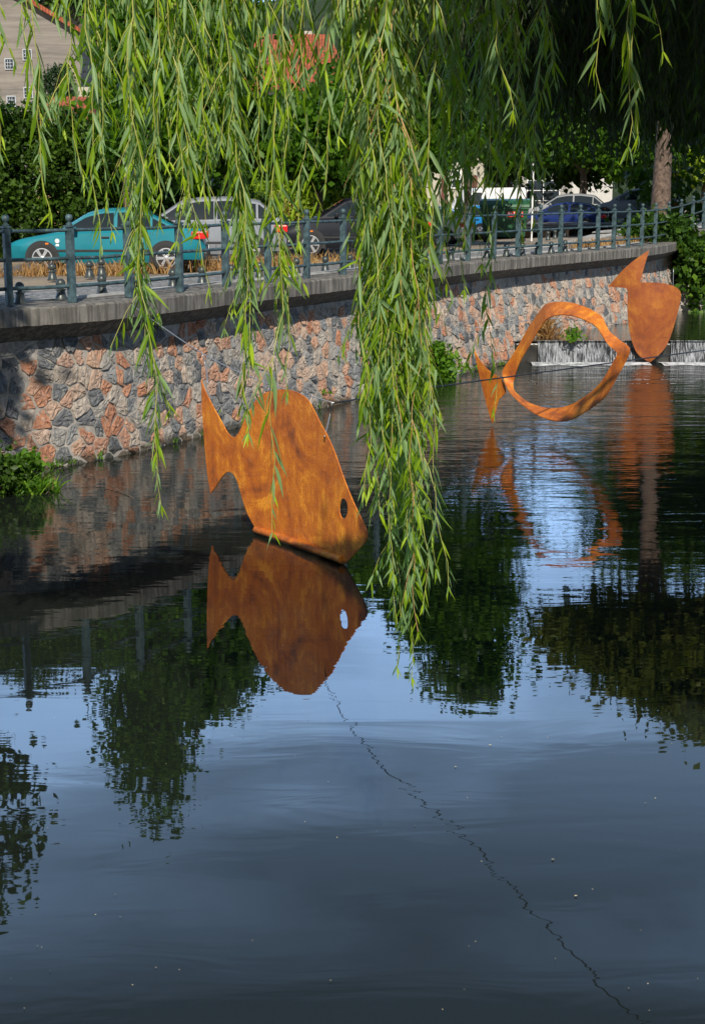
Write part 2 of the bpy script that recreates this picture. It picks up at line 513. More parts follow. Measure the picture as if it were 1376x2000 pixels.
def mat_water(name, near):
    t = NT(name)
    t.b.inputs['Base Color'].default_value = (0.010, 0.013, 0.010, 1)
    t.b.inputs['Roughness'].default_value = 0.012
    t.b.inputs['IOR'].default_value = 1.42
    t.b.inputs['Specular IOR Level'].default_value = 0.6
    g = t.new('ShaderNodeNewGeometry'); sp = t.new('ShaderNodeSeparateXYZ'); t.link(g.outputs['Position'], sp.inputs[0])

    def co(sx, sy, rot=0.0):
        m = t.new('ShaderNodeMapping'); m.inputs['Scale'].default_value = (sx, sy, 1); m.inputs['Rotation'].default_value = (0, 0, rot)
        t.link(g.outputs['Position'], m.inputs[0]); return m.outputs[0]
    big = t.noise(co(0.32, 1.1, R(8)), 1.0, 2, 0.45, 0.5)
    mid = t.noise(co(0.55, 1.9, R(-4)), 1.5, 3, 0.5, 0.5)
    fine = t.noise(co(1.3, 4.2, R(3)), 2.2, 3, 0.55, 0.4)
    # ripples spread from the weir and die out downstream
    mr = t.new('ShaderNodeMapRange'); mr.inputs['From Min'].default_value = 9.5; mr.inputs['From Max'].default_value = 27
    mr.interpolation_type = 'SMOOTHSTEP'
    t.link(sp.outputs['Y'], mr.inputs['Value'])
    w = t.math('POWER', mr.outputs[0], 1.35)
    patch = t.ramp(t.noise(co(0.16, 0.35), 1.0, 3, 0.5), [(0.35, 0.45), (0.65, 1.0)])
    w = t.math('MULTIPLY', w, patch)
    if not near: w = 0.35
    h = t.math('MULTIPLY', t.math('MULTIPLY', big, 0.012), t.math('ADD', w, 0.10))
    h = t.math('ADD', h, t.math('MULTIPLY', t.math('MULTIPLY', mid, 0.030), w))
    h = t.math('ADD', h, t.math('MULTIPLY', t.math('MULTIPLY', fine, 0.008), w))
    h = t.math('ADD', h, t.math('MULTIPLY', mid, 0.0012))
    t.bump(h, 1.0, 1.0)
    return t.m


def mat_fall():
    t = NT('falling_water'); g = t.new('ShaderNodeNewGeometry'); m = t.new('ShaderNodeMapping')
    m.inputs['Scale'].default_value = (13, 3, 1.6); t.link(g.outputs['Position'], m.inputs[0])
    n = t.noise(m.outputs[0], 2.2, 6, 0.7, 0.3)
    n2 = t.noise(g.outputs['Position'], 0.9, 3)
    s = t.math('ADD', n, t.math('MULTIPLY', n2, 0.35))
    f = t.ramp(s, [(0.60, 0.0), (0.82, 1.0)])
    t.link(t.mix(f, (0.03, 0.033, 0.034), (0.55, 0.58, 0.62)), t.b.inputs['Base Color'])
    t.b.inputs['Roughness'].default_value = 0.18
    t.b.inputs['Specular IOR Level'].default_value = 0.8
    t.bump(n, 1.0, 0.12); return t.m


def mat_foam():
    t = NT('river_foam'); g = t.new('ShaderNodeNewGeometry')
    n = t.noise(g.outputs['Position'], 6, 8, 0.7)
    t.link(t.ramp(n, [(0.35, (0.10, 0.11, 0.12)), (0.56, (0.75, 0.78, 0.8))]), t.b.inputs['Base Color'])
    t.b.inputs['Roughness'].default_value = 0.5; t.bump(n, 1.0, 0.05); return t.m


M['cobble'] = mat_cobble(); M['dirt'] = mat_dirt(); M['tiles'] = mat_tiles(); M['hill'] = mat_hill()
M['water'] = mat_water('river_water', True); M['water_up'] = mat_water('upper_river_water', False)
M['fall'] = mat_fall(); M['foam'] = mat_foam()

# ------------------------------------------------------------------ the embankment line
PB = [(-110, 604), (22, 600), (142, 596), (253, 582.5), (350, 571), (440, 561), (524, 552), (598, 545), (669, 537.5),
      (735, 530), (798, 522.5), (858, 515.5), (913, 510.2), (963, 505.6), (1011, 501.6), (1053, 498), (1093, 495),
      (1131, 491.8), (1167, 489), (1197, 486.5), (1225, 484), (1251, 481.5), (1276.5, 479), (1302, 473)]
FL = []
for x, y in PB:
    Y = 1.471 / (0.0145 - tt(y))
    FL.append(at(x, y, Y))
for x, y, Y in ((1327, 464, 46.6), (1350, 455, 47.8), (1372, 447, 49.0)):
    FL.append(at(x, y, Y))
# smooth plan noise
P0 = [p.copy() for p in FL]
for _ in range(2):
    Q = [p.copy() for p in FL]
    for i in range(1, len(FL) - 1):
        FL[i] = Q[i] * 0.5 + (Q[i - 1] + Q[i + 1]) * 0.25
NP = len(FL)
left_ext = [Vector((FL[0].x - 40, FL[0].y + 4, FL[0].z)), Vector((FL[0].x - 12, FL[0].y + 0.4, FL[0].z)), Vector((FL[0].x - 4, FL[0].y - 0.2, FL[0].z))]
right_ext = [FL[-1] + Vector((4, 3, 0.2)), FL[-1] + Vector((14, 9, 0.3)), FL[-1] + Vector((50, 25, 0.3))]
LINE = left_ext + FL + right_ext


def catmull(pts, n):
    out = []
    P = [pts[0] * 2 - pts[1]] + list(pts) + [pts[-1] * 2 - pts[-2]]
    for i in range(1, len(P) - 2):
        a, b, c, d = P[i - 1:i + 3]
        for k in range(n):
            u = k / n
            out.append(0.5 * ((2 * b) + (c - a) * u + (2 * a - 5 * b + 4 * c - d) * u * u + (3 * b - a - 3 * c + d) * u ** 3))
    out.append(pts[-1].copy())
    return out


def normals(L):
    N = []
    for i in range(len(L)):
        d = L[min(i + 1, len(L) - 1)] - L[max(i - 1, 0)]
        d.z = 0; d.normalize()
        N.append(Vector((d.y, -d.x, 0)))      # towards the water
    return N


SL = catmull(LINE, 4); SN = normals(SL)
lx = [p.x for p in LINE]; ly = [p.y for p in LINE]; lz = [p.z for p in LINE]


def Yf(X): return float(np.interp(X, lx, ly))
def zf(X): return float(np.interp(X, lx, lz))


def G(X, Y):
    d = max(0.0, Y - Yf(X)); q = min(d * 0.5, 12)
    return zf(X) + 0.0145 * min(d, 60) - 0.022 * q


def ong(px, py, dz=0.0):
    """photo pixel -> point on the street"""
    Y = 30.0
    lo, hi = 15.0, 150.0
    for _ in range(50):
        Y = (lo + hi) / 2
        X = xs(px, py) * Y
        if HC + tt(py) * Y > G(X, Y): lo = Y
        else: hi = Y
    return Vector((xs(px, py) * Y, Y, G(xs(px, py) * Y, Y) + dz))


def strip(name, q0, q1, dz, mat, thick=0.0, i0=0, i1=None, parent=None):
    """band that follows the embankment between two offsets away from the river"""
    V = []; Fc = []
    idx = range(i0, i1 if i1 else len(SL))
    nq = max(1, int(abs(q1 - q0) / 1.5))
    for i in idx:
        for k in range(nq + 1):
            q = q0 + (q1 - q0) * k / nq
            p = SL[i] - SN[i] * q
            z = SL[i].z - 0.022 * max(0, min(q, 12)) + 0.0145 * max(0, q) * 0.9 * max(0, -SN[i].y)
            V.append((p.x, p.y, z + dz))
    m = nq + 1; n = len(list(idx))
    for i in range(n - 1):
        for k in range(nq):
            Fc.append((i * m + k, i * m + k + 1, (i + 1) * m + k + 1, (i + 1) * m + k))
    if thick:
        b = len(V); V += [(x, y, z - thick) for x, y, z in V]
        for i in range(n - 1):
            Fc.append((i * m, (i + 1) * m, b + (i + 1) * m, b + i * m))
            Fc.append((i * m + nq, b + i * m + nq, b + (i + 1) * m + nq, (i + 1) * m + nq))
    return fixn(mesh(name, V, Fc, mat, parent))


# ground sheet out to the horizon
V = []; Fc = []
dists = [0.0, 1, 2, 3.5, 5, 8, 12, 18, 26, 40, 60, 90, 140, 220, 400, 900]
cols = SL
ext = [Vector((-500, SL[0].y + 10, SL[0].z))] + list(SL) + [Vector((600, SL[-1].y + 60, SL[-1].z))]
for p in ext:
    for d in dists:
        X = p.x; Y = p.y + d
        q = min(d * 0.5, 12)
        V.append((X, Y, p.z + 0.0145 * min(d, 60) - 0.022 * q - 0.012))
m = len(dists)
for i in range(len(ext) - 1):
    for k in range(m - 1):
        Fc.append((i * m + k, i * m + k + 1, (i + 1) * m + k + 1, (i + 1) * m + k))
tag(fixn(mesh('ground', V, Fc, M['dirt'])), kind='structure')
tag(strip('cobbled_path', 0.72, 2.45, 0.03, M['cobble'], 0.03), kind='structure')
tag(strip('promenade_kerb', 0.58, 0.72, 0.045, M['kerb'], 0.06), kind='structure')
tag(strip('path_kerb', 2.45, 2.65, 0.05, M['kerb'], 0.1), kind='structure')
tag(strip('pavement', 2.65, 3.3, 0.03, M['paving'], 0.06), kind='structure')
tag(strip('street', 8.2, 17, 0.05, M['asphalt'], 0.08), kind='structure')

# river bed and water
tag(mesh('river_bed', [(-600, -300, -1.4), (600, -300, -1.4), (600, 300, -1.4), (-600, 300, -1.4)], [(0, 1, 2, 3)], M['mud']), kind='structure')
WY = onz(1200, 709).y          # foot of the weir
tag(mesh('river', [(-60, 1.2, 0), (60, 1.2, 0), (60, WY + 0.35, 0), (-60, WY + 0.35, 0)], [(0, 1, 2, 3)], M['water']), kind='structure')
UZ = 0.5
tag(mesh('upper_river', [(-5, WY + 0.1, UZ), (70, WY + 0.1, UZ), (70, 140, UZ), (-5, 140, UZ)], [(0, 1, 2, 3)], M['water_up']), kind='structure')
# near bank under the photographer
mb = MB(); mb.box((0, -14, 0.2), (120, 30, 3.2), bev=0.2)
tag(mb.build('near_bank', M['dirt']), kind='structure')
# weir: a stepped rock sill and the falling sheets of water
mb = MB(); mb.box((29, WY + 0.62, -0.43), (50.4, 0.9, 1.8), bev=0.06)
w = mb.build('weir', M['rock_wet']); tag(w, 'low dark weir sill across the river behind the sculptures', 'weir')


def sheet(x0, x1, name):
    V = []; Fc = []; nx = int((x1 - x0) / 0.05); nzz = 9
    for i in range(nx + 1):
        x = x0 + (x1 - x0) * i / nx
        j = 0.035 * math.sin(x * 9.1) + 0.03 * math.sin(x * 23.7 + 1) + 0.02 * random.random()
        for k in range(nzz + 1):
            u = k / nzz
            V.append((x + 0.01 * math.sin(k + x * 40), WY + 0.16 - 0.16 * u ** 1.6 - j * u, UZ + 0.012 - (UZ + 0.012) * u ** 1.3))
    for i in range(nx):
        for k in range(nzz):
            a = i * (nzz + 1) + k; Fc.append((a, a + 1, a + nzz + 2, a + nzz + 1))
    return mesh(name, V, Fc, M['fall'], smooth=True)


xa = onz(1046, 706).x; xb = onz(1232, 706).x; xc = onz(1303, 706).x
tag(sheet(xa, xb, 'waterfall'), 'thin sheet of white water falling over the weir left of the far fish', 'waterfall')
tag(sheet(xc, xc + 9, 'waterfall'), 'thin sheet of white water falling over the weir right of the far fish', 'waterfall')
V = []; Fc = []
for a, b in ((xa - 0.2, xb + 0.3), (xc - 0.3, xc + 9)):
    base = len(V); n = 90
    for i in range(n + 1):
        x = a + (b - a) * i / n
        wd = 0.38 + 0.26 * math.sin(x * 3.3) ** 2 + 0.1 * random.random()
        V += [(x, WY - 0.02 - wd, 0.004), (x, WY - 0.5 * wd, 0.03 + 0.02 * random.random()), (x, WY + 0.12, 0.012)]
    for i in range(n):
        for k in range(2):
            q = base + i * 3 + k; Fc.append((q, q + 1, q + 4, q + 3))
tag(mesh('foam', V, Fc, M['foam'], smooth=True), 'white foam on the water at the foot of the weir', 'foam', kind='stuff')

# ------------------------------------------------------------------ stone wall
wall = empty('stone_wall', (FL[8].x, FL[8].y, 0))
tag(wall, 'rubble stone river wall of grey and orange stones under a concrete coping', 'wall')
inv = Vector(wall.location)


def loc(p): return (p[0] - inv.x, p[1] - inv.y, p[2] - inv.z)


i0 = 4; i1 = len(SL) - 6
# corner of the wall at the right-hand end
cornX = 10.9
iC = max(i for i in range(len(SL)) if SL[i].x < cornX)
arc = [0.0]
for i in range(1, len(SL)): arc.append(arc[-1] + (SL[i].xy - SL[i - 1].xy).length)
ax = [p.x for p in SL]; ay = [p.y for p in SL]; az = [p.z for p in SL]; anx = [n.x for n in SN]; any_ = [n.y for n in SN]


def wallpt(s, v, out=0.0):
    """s along the wall, v = height above water, out = metres proud of the face"""
    X = np.interp(s, arc, ax); Y = np.interp(s, arc, ay); nx = np.interp(s, arc, anx); ny = np.interp(s, arc, any_)
    o_ = out + (0.10 + 0.27 * min(1, max(0, (X + 3.2) / 6.5))) * (1 - min(1, max(0, v) / 1.9))
    return (X + nx * o_, Y + ny * o_, v)


sA, sB = arc[i0], arc[iC]
TOPD = 0.45
V = []; Fc = []
n = int((sB - sA) / 0.4)
for i in range(n + 1):
    s = sA + (sB - sA) * i / n
    z1 = float(np.interp(s, arc, az)) - TOPD + 0.05
    for v in (-0.7, 0.0, z1 * .25, z1 * .5, z1 * .75, z1): V.append(loc(wallpt(s, v)))
for i in range(n):
    for k in range(5): Fc.append((i * 6 + k, i * 6 + k + 1, (i + 1) * 6 + k + 1, (i + 1) * 6 + k))
# return face of the corner
b = len(V)
ps = wallpt(sB, 0); nn = Vector((float(np.interp(sB, arc, anx)), float(np.interp(sB, arc, any_)), 0))
z1 = float(np.interp(sB, arc, az)) - TOPD + 0.05
V += [loc((ps[0], ps[1], -0.7)), loc((ps[0], ps[1], z1)), loc((ps[0] - nn.x * 3, ps[1] - nn.y * 3, z1)), loc((ps[0] - nn.x * 3, ps[1] - nn.y * 3, -0.7))]
Fc.append((b, b + 1, b + 2, b + 3))
mesh('mortar_face', V, Fc, M['mortar'], wall)


def clip(poly, a, b, c):
    """keep a*x+b*y<=c"""
    out = []
    for i in range(len(poly)):
        p, q = poly[i], poly[(i + 1) % len(poly)]
        dp = a * p[0] + b * p[1] - c; dq = a * q[0] + b * q[1] - c
        if dp <= 0: out.append(p)
        if dp * dq < 0:
            u = dp / (dp - dq); out.append((p[0] + (q[0] - p[0]) * u, p[1] + (q[1] - p[1]) * u))
    return out


def stones(s0, s1, top, gx, gz, seed):
    r = random.Random(seed); pts = {}
    nx = int((s1 - s0) / gx) + 1; nzz = int(2.9 / gz) + 1
    for i in range(-1, nx + 1):
        for k in range(-1, nzz + 1):
            off = 0.5 * (k % 2)
            pts[(i, k)] = (s0 + (i + off + r.uniform(-.47, .47)) * gx, -0.18 + (k + 0.5 + r.uniform(-.44, .44)) * gz)
    V = []; Fc = []; A = []
    for (i, k), c in pts.items():
        ztop = top(c[0])
        if i < 0 or k < 0 or i >= nx or c[1] > ztop - 0.03: continue
        poly = [(c[0] - gx * 1.5, c[1] - gz * 1.5), (c[0] + gx * 1.5, c[1] - gz * 1.5), (c[0] + gx * 1.5, c[1] + gz * 1.5), (c[0] - gx * 1.5, c[1] + gz * 1.5)]
        gap = r.uniform(0.003, 0.018)
        for di in (-2, -1, 0, 1, 2):
            for dk in (-2, -1, 0, 1, 2):
                if (di or dk) and (i + di, k + dk) in pts:
                    q = pts[(i + di, k + dk)]; a = q[0] - c[0]; b = q[1] - c[1]; L = math.hypot(a, b)
                    poly = clip(poly, a / L, b / L, (a * (q[0] + c[0]) / 2 + b * (q[1] + c[1]) / 2) / L - gap)
        poly = clip(poly, 0, 1, ztop - 0.01)
        if len(poly) < 3: continue
        pl = []
        for q in range(len(poly)):
            p0, p1 = poly[q], poly[(q + 1) % len(poly)]
            if math.hypot(p1[0] - p0[0], p1[1] - p0[1]) < 0.02: continue
            for u in (0.07, 0.36, 0.66, 0.93):
                pl.append((p0[0] + (p1[0] - p0[0]) * u + r.uniform(-.011, .011), p0[1] + (p1[1] - p0[1]) * u + r.uniform(-.011, .011)))
        if len(pl) < 5: continue
        cx = sum(p[0] for p in pl) / len(pl); cy = sum(p[1] for p in pl) / len(pl)
        h = r.uniform(0.008, 0.03); tx, ty = r.uniform(-.16, .16), r.uniform(-.16, .16)
        b = len(V); m_ = len(pl)
        x_ = r.random(); rv = r.betavariate(1.2, 1.2)
        for sc, hh, jj in ((1.0, -0.012, 0), (0.95, h * 0.8, .007), (0.66, h, .016), (0.28, h * 1.05, .016)):
            for p in pl:
                x = cx + (p[0] - cx) * sc; y = cy + (p[1] - cy) * sc
                o_ = hh + (0 if sc == 1 else (x - cx) * tx + (y - cy) * ty + r.uniform(-jj, jj))
                V.append(loc(wallpt(x, y, o_))); A.append(rv)
        for ring in range(3):
            for q in range(m_):
                q2 = (q + 1) % m_
                Fc.append((b + ring * m_ + q, b + ring * m_ + q2, b + (ring + 1) * m_ + q2, b + (ring + 1) * m_ + q))
        Fc.append(tuple(b + 3 * m_ + q for q in range(m_)))
    return V, Fc, A


tp = lambda s: float(np.interp(s, arc, az)) - TOPD
V, Fc, A = stones(sA, sB - 0.05, tp, 0.215, 0.25, 5)
mesh('stone_facing', V, Fc, M['stone'], wall, attr={'rnd': A})
# coping slab with its sloping haunch below
prof = [(-0.6, 0.0), (0.36, -0.0), (0.385, -0.02), (0.385, -0.235), (0.35, -0.25), (-0.01, -TOPD - 0.03), (-0.6, -TOPD - 0.03)]
V = []; Fc = []; mprof = len(prof)
ids = list(range(i0, len(SL) - 3))
cnt = 0
for i in ids[:-1]:
    for k in range(3):
        u = k / 3; p = SL[i].lerp(SL[i + 1], u); nn = SN[i].lerp(SN[i + 1], u).normalized()
        for o_, z in prof:
            j = random.uniform(-.006, .006) if -0.3 < z < -0.01 or o_ > 0.3 else 0
            V.append(loc((p.x + nn.x * (o_ + j), p.y + nn.y * (o_ + j), p.z + z + (0.004 if z == 0 else 0)  + j)))
        cnt += 1
for i in range(cnt - 1):
    for k in range(mprof):
        k2 = (k + 1) % mprof
        Fc.append((i * mprof + k, i * mprof + k2, (i + 1) * mprof + k2, (i + 1) * mprof + k))
fixn(mesh('coping', V, Fc, M['coping'], wall))

# ------------------------------------------------------------------ railing
fence = empty('railing', FL[8])
tag(fence, 'blue grey painted iron railing with ball topped posts along the river wall', 'railing')
fo = Vector(fence.location)
for i in range(1, NP):
    d = FL[min(i + 1, NP - 1)] - FL[max(i - 1, 0)]; rz = math.atan2(d.y, d.x)
    p = FL[i] - fo
    Mz = Matrix.Rotation(rz, 4, 'Z')
    mb = MB()
    mb.box(p + Vector((0, 0, 0.512)), (0.085, 0.105, 1.016), M=Mz, bev=0.014)
    mb.box(p + Vector((0, 0, 1.035)), (0.115, 0.125, 0.03), M=Mz, bev=0.008)
    post = mb.build('post', M['paint_blue'], fence)
    fb = MB(); fb.lathe([(0.045, 1.05), (0.045, 1.07), (0.024, 1.085), (0.024, 1.10), (0.036, 1.11), (0.047, 1.13), (0.051, 1.15), (0.047, 1.172), (0.034, 1.192), (0.012, 1.20)], p, 12)
    autosmooth(fb.build('finial', M['paint_blue'], post), 50)
for i in range(0, NP - 1):
    a, b = FL[i] - fo, FL[i + 1] - fo
    for h in (0.235, 0.61, 0.985):
        mb = MB(); d = (b - a).normalized() * 0.05
        mid = (a + b) / 2 + Vector((random.uniform(-.004, .004), 0, h - random.uniform(0.0, 0.012)))
        mb.tube([a + d + Vector((0, 0, h)), mid, b - d + Vector((0, 0, h))], 0.024 if h > 0.3 else 0.026, 8)
        autosmooth(mb.build('rail', M['paint_blue'], fence), 50)

# ------------------------------------------------------------------ bollards
proto = empty('bollard', (0, 0, 0))
mb = MB(); mb.lathe([(0.098, 0), (0.098, 0.015), (0.084, 0.03), (0.060, 0.125), (0.058, 0.145), (0.074, 0.152), (0.074, 0.162), (0.035, 0.175), (0.028, 0.20)], n=16)
autosmooth(mb.build('base', M['iron'], proto), 40)
mb = MB(); mb.lathe([(0.02, 0.195)] + [(0.068 * math.cos(a), 0.245 + 0.068 * math.sin(a)) for a in [R(x) for x in range(-60, 90, 15)]] + [(0.004, 0.313)], n=16)
autosmooth(mb.build('ball', M['iron'], proto), 60)


def copy_tree(o, parent=None):
    c = o.copy(); COL.objects.link(c)
    if parent: c.parent = parent
    for ch in list(o.children): copy_tree(ch, c)
    return c


front = [(40, 594), (120, 588), (200, 578.5), (268, 572), (338, 564.5), (395, 558), (452, 551.5), (507, 545.5), (579, 536.5), (635, 532),
         (683, 526.5), (740, 521), (785, 517), (829, 513.5), (880, 509.5), (950, 504.5), (988, 502), (1019, 500), (1048, 497.5), (1075, 496), (1102, 493.5)]
back = [(103, 550), (175.6, 544.5), (82, 536.5), (134, 537.5), (199, 540.5), (1069, 470.5), (1083, 467), (1102, 463), (1121, 459)]
words = ['leftmost', 'second', 'third', 'fourth', 'fifth', 'sixth', 'seventh', 'eighth', 'ninth', 'tenth', 'eleventh', 'twelfth', 'thirteenth',
         'fourteenth', 'fifteenth', 'sixteenth', 'seventeenth', 'eighteenth', 'nineteenth', 'twentieth', 'twenty-first']
blab = ['low ball topped bollard between path and gravel, nearer left one behind the railing', 'low ball bollard on the gravel edge below the teal car door',
        'small ball bollard beside the front wheel of the teal car', 'small ball bollard under the teal car just behind its front wheel',
        'small ball bollard in dry grass below the rear door of the teal car', 'first of four small bollards beside the wooden bench',
        'second of four small bollards beside the wooden bench', 'third of four small bollards by the bench, nearest the blue hatchback door',
        'last of four small bollards, at the rear wheel of the blue hatchback']
first = True
for k, (x, y) in enumerate(front + back):
    o = proto if first else copy_tree(proto); first = False
    p = ong(x, y, 0.0)
    o.location = (p.x, p.y, p.z - 0.005 + 0.0); o.rotation_euler.z = random.random() * 3
    s = random.uniform(0.96, 1.05); o.scale = (s, s, s)
    if k < len(front):
        o.location.z = p.z + 0.0
        lab = f'{words[k]} bollard from the left in the front row behind the railing' if k else 'leftmost bollard of the front row, in shade by the first railing post'
        tag(o, lab, 'bollard', 'cast iron ball bollards in the front row')
    else:
        o.location.z = p.z + 0.02
        tag(o, blab[k - len(front)], 'bollard', 'cast iron ball bollards behind the path')

# ------------------------------------------------------------------ rusted steel fishes
def smooth_poly(pts, it=1, keep=()):
    for _ in range(it):
        out = []
        for i in range(len(pts)):
            a, b = pts[i - 1], pts[i]; c = pts[(i + 1) % len(pts)]
            if tuple(b) in keep: out.append(b); continue
            out.append((b[0] * .75 + a[0] * .25, b[1] * .75 + a[1] * .25)); out.append((b[0] * .75 + c[0] * .25, b[1] * .75 + c[1] * .25))
        pts = out
    return pts


def plane_hit(px, py, A, B):
    """photo ray met with the vertical plate standing on the line A-B"""
    d = (B - A); n = Vector((d.y, -d.x))
    rx = xs(px, py)
    # point (rx*Y, Y): n.(p-A)=0
    Y = (n.x * A.x + n.y * A.y) / (n.x * rx + n.y)
    return Vector((rx * Y, Y, HC + tt(py) * Y))


A1 = onz(503, 1043); B1 = onz(668, 1103)
keep = ((404, 742), (421, 962), (503, 1040), (671, 1102))
out1 = [(404, 742), (409, 760), (416, 775), (426, 797), (438, 820), (448, 842), (456, 852), (463, 854), (469, 848), (475, 833), (482, 815), (490, 797),
        (500, 780), (516, 766), (538, 760), (561, 761), (582, 769), (598, 783), (608, 802), (622, 830), (634, 850), (650, 884), (668, 935), (690, 986), (712, 1026),
        (718, 1041), (717, 1054), (704, 1069), (671, 1102), (655, 1101), (503, 1040), (488, 1010), (478, 980), (470, 948), (464, 930), (457, 921), (448, 921),
        (438, 934), (430, 949), (421, 962), (415, 930), (411, 885), (408, 840), (405, 790)]
keep = keep + ((655, 1101),)
o1 = smooth_poly(out1, 2, keep)
fish = empty('fish_sculpture', (A1 + B1) / 2)
tag(fish, 'nearest fish: large flat rusted steel plate with forked tail and round eye hole', 'sculpture')
f0 = Vector(fish.location)
dirp = (B1 - A1).normalized(); nrm = Vector((dirp.y, -dirp.x, 0)); nrm = nrm if nrm.y < 0 else -nrm


def crease(p3):
    """gentle press folds of the sheet; u runs along the plate"""
    u = (p3 - A1).dot(dirp)
    o_ = 0.0
    if u < -0.15: o_ += (-0.15 - u) * 0.35
    o_ += -0.05 * math.sin(min(max((u + 0.3) / 2.3, 0), 1) * math.pi)
    return o_


def plate_from_outline(outline, A, B, eye, name, parent, f0, bend, th=0.012, mat='rust'):
    dirq = (B - A).normalized(); nq = Vector((dirq.y, -dirq.x, 0)); nq = nq if nq.y < 0 else -nq
    bm = bmesh.new()
    loops = []
    for L in [outline] + ([eye] if eye else []):
        vs = []
        for px, py in L:
            p = plane_hit(px, py, A, B)
            u = (p - A).dot(dirq)
            vs.append(bm.verts.new((u, p.z, 0)))
        es = [bm.edges.new((vs[i], vs[(i + 1) % len(vs)])) for i in range(len(vs))]
        loops += es
    bmesh.ops.triangle_fill(bm, edges=loops, use_beauty=True)
    bmesh.ops.subdivide_edges(bm, edges=[e for e in bm.edges if e.calc_length() > 0.35 and len(e.link_faces) == 2], cuts=2)
    bmesh.ops.triangulate(bm, faces=bm.faces)
    bmesh.ops.subdivide_edges(bm, edges=[e for e in bm.edges if e.calc_length() > 0.3 and len(e.link_faces) == 2], cuts=1)
    bmesh.ops.triangulate(bm, faces=bm.faces)
    V = [v.co.copy() for v in bm.verts]; bm.verts.index_update()
    Ft = [[v.index for v in f.verts] for f in bm.faces]
    bd = [(e.verts[0].index, e.verts[1].index) for e in bm.edges if len(e.link_faces) == 1]
    bm.free()
    P = []
    for side in (0, 1):
        for v in V:
            base = Vector((A.x, A.y, 0)) + dirq * v.x + Vector((0, 0, v.y))
            q = base + nq * (bend(v.x, v.y) + (th if side == 0 else 0))
            P.append(q - f0)
    n = len(V); Fc = [tuple(f) for f in Ft] + [tuple(i + n for i in f[::-1]) for f in Ft] + [(a, b, b + n, a + n) for a, b in bd]
    o = mesh(name, P, Fc, M[mat], parent)
    autosmooth(o, 30)
    return o


def bend1(u, z):
    o_ = 0.0
    if u < -0.1: o_ += (-0.1 - u) * 0.06
    o_ -= 0.04 * math.sin(min(max((u + 0.2) / 2.4, 0), 1) * math.pi)
    return o_


eye1 = [(668 + 9 * math.cos(a), 994 + 20 * math.sin(a)) for a in [2 * math.pi * k / 28 for k in range(28)]]
plate_from_outline(o1, A1, B1, eye1, 'body_plate', fish, f0, bend1)
# folded lip along the foot
mb = MB()
L1 = (B1 - A1).length
pts = []
for k in range(13):
    u = k / 12 * L1
    pts.append(A1 + dirp * u + nrm * (bend1(u, 0) + 0.03) + Vector((0, 0, 0.05)) - f0)
mb.tube(pts, 0.042, 8)
autosmooth(mb.build('foot_fold', M['rust'], fish), 60)

# second fish: outline bent from a steel ribbon, with a flat tail
fish2 = empty('fish_sculpture', onz(1095, 849))
tag(fish2, 'open fish outline bent from a rusted steel ribbon, hovering over the river', 'sculpture')
g0 = Vector(fish2.location)
A2 = onz(972, 829); B2 = onz(1110, 851)
outer = [(984, 745), (981, 724), (1004, 688), (1031, 641), (1056, 605), (1069, 593), (1094, 590), (1121, 593), (1149, 603), (1173, 618), (1181, 632), (1190, 648), (1211, 665), (1225, 675),
         (1229, 685), (1223, 702), (1204, 736), (1184, 771), (1163, 790), (1139, 806), (1114, 820), (1083, 822), (1052, 812), (1028, 797), (1007, 779), (994, 764)]
inner = [(1001, 752), (1003, 742), (1014, 708), (1038, 667), (1059, 632), (1073, 620), (1094, 615), (1121, 618), (1149, 629), (1164, 639), (1172, 650), (1180, 664), (1190, 677), (1199, 684),
         (1204, 692), (1194, 712), (1177, 741), (1156, 764), (1132, 781), (1120, 788), (1104, 794), (1080, 798), (1056, 795), (1031, 786), (1011, 771), (1003, 762)]
npl = (B2 - A2).normalized(); npl = Vector((npl.y, -npl.x, 0)); npl = npl if npl.y < 0 else -npl


def ribbon_edge(loop, front):
    out = []
    for x, y in loop:
        w_ = min(1, max(0, (y - 590) / 232)); w_ = w_ if front else 1 - w_
        o_ = npl * (0.34 * w_)
        out.append(plane_hit(x, y, A2 + o_, B2 + o_))
    return catmull(out + [out[0]], 5)


eo, ei = ribbon_edge(outer, True), ribbon_edge(inner, False)
V = []; Fc = []
n = len(eo)
for i in range(n):
    d = (eo[(i + 1) % (n - 1)] - eo[i - 1 if i else n - 2]).normalized()
    nr = d.cross(ei[i] - eo[i]).normalized() * 0.007
    for q in (eo[i] + nr, ei[i] + nr, ei[i] - nr, eo[i] - nr): V.append(q - g0)
for i in range(n - 1):
    for k in range(4):
        k2 = (k + 1) % 4; Fc.append((i * 4 + k, i * 4 + k2, (i + 1) * 4 + k2, (i + 1) * 4 + k))
autosmooth(mesh('ribbon', V, Fc, M['rust'], fish2), 40)
tail = [(931, 682), (940, 698), (955, 716), (972, 729), (985, 734), (996, 745), (1002, 764), (994, 772), (984, 780), (979, 800), (972, 826), (966, 812), (955, 775), (944, 735), (935, 700)]


def plate_simple(poly, A, B, name, parent, f0, th, fold, mat='rust', keep=()):
    return plate_from_outline(smooth_poly(poly, 1, keep), A, B, None, name, parent, f0, fold, th, mat)


plate_simple(tail, A2, B2, 'tail_plate', fish2, g0, 0.012, lambda u, z: 0.12 + 0.1 * u, keep=((931, 682), (972, 826)))

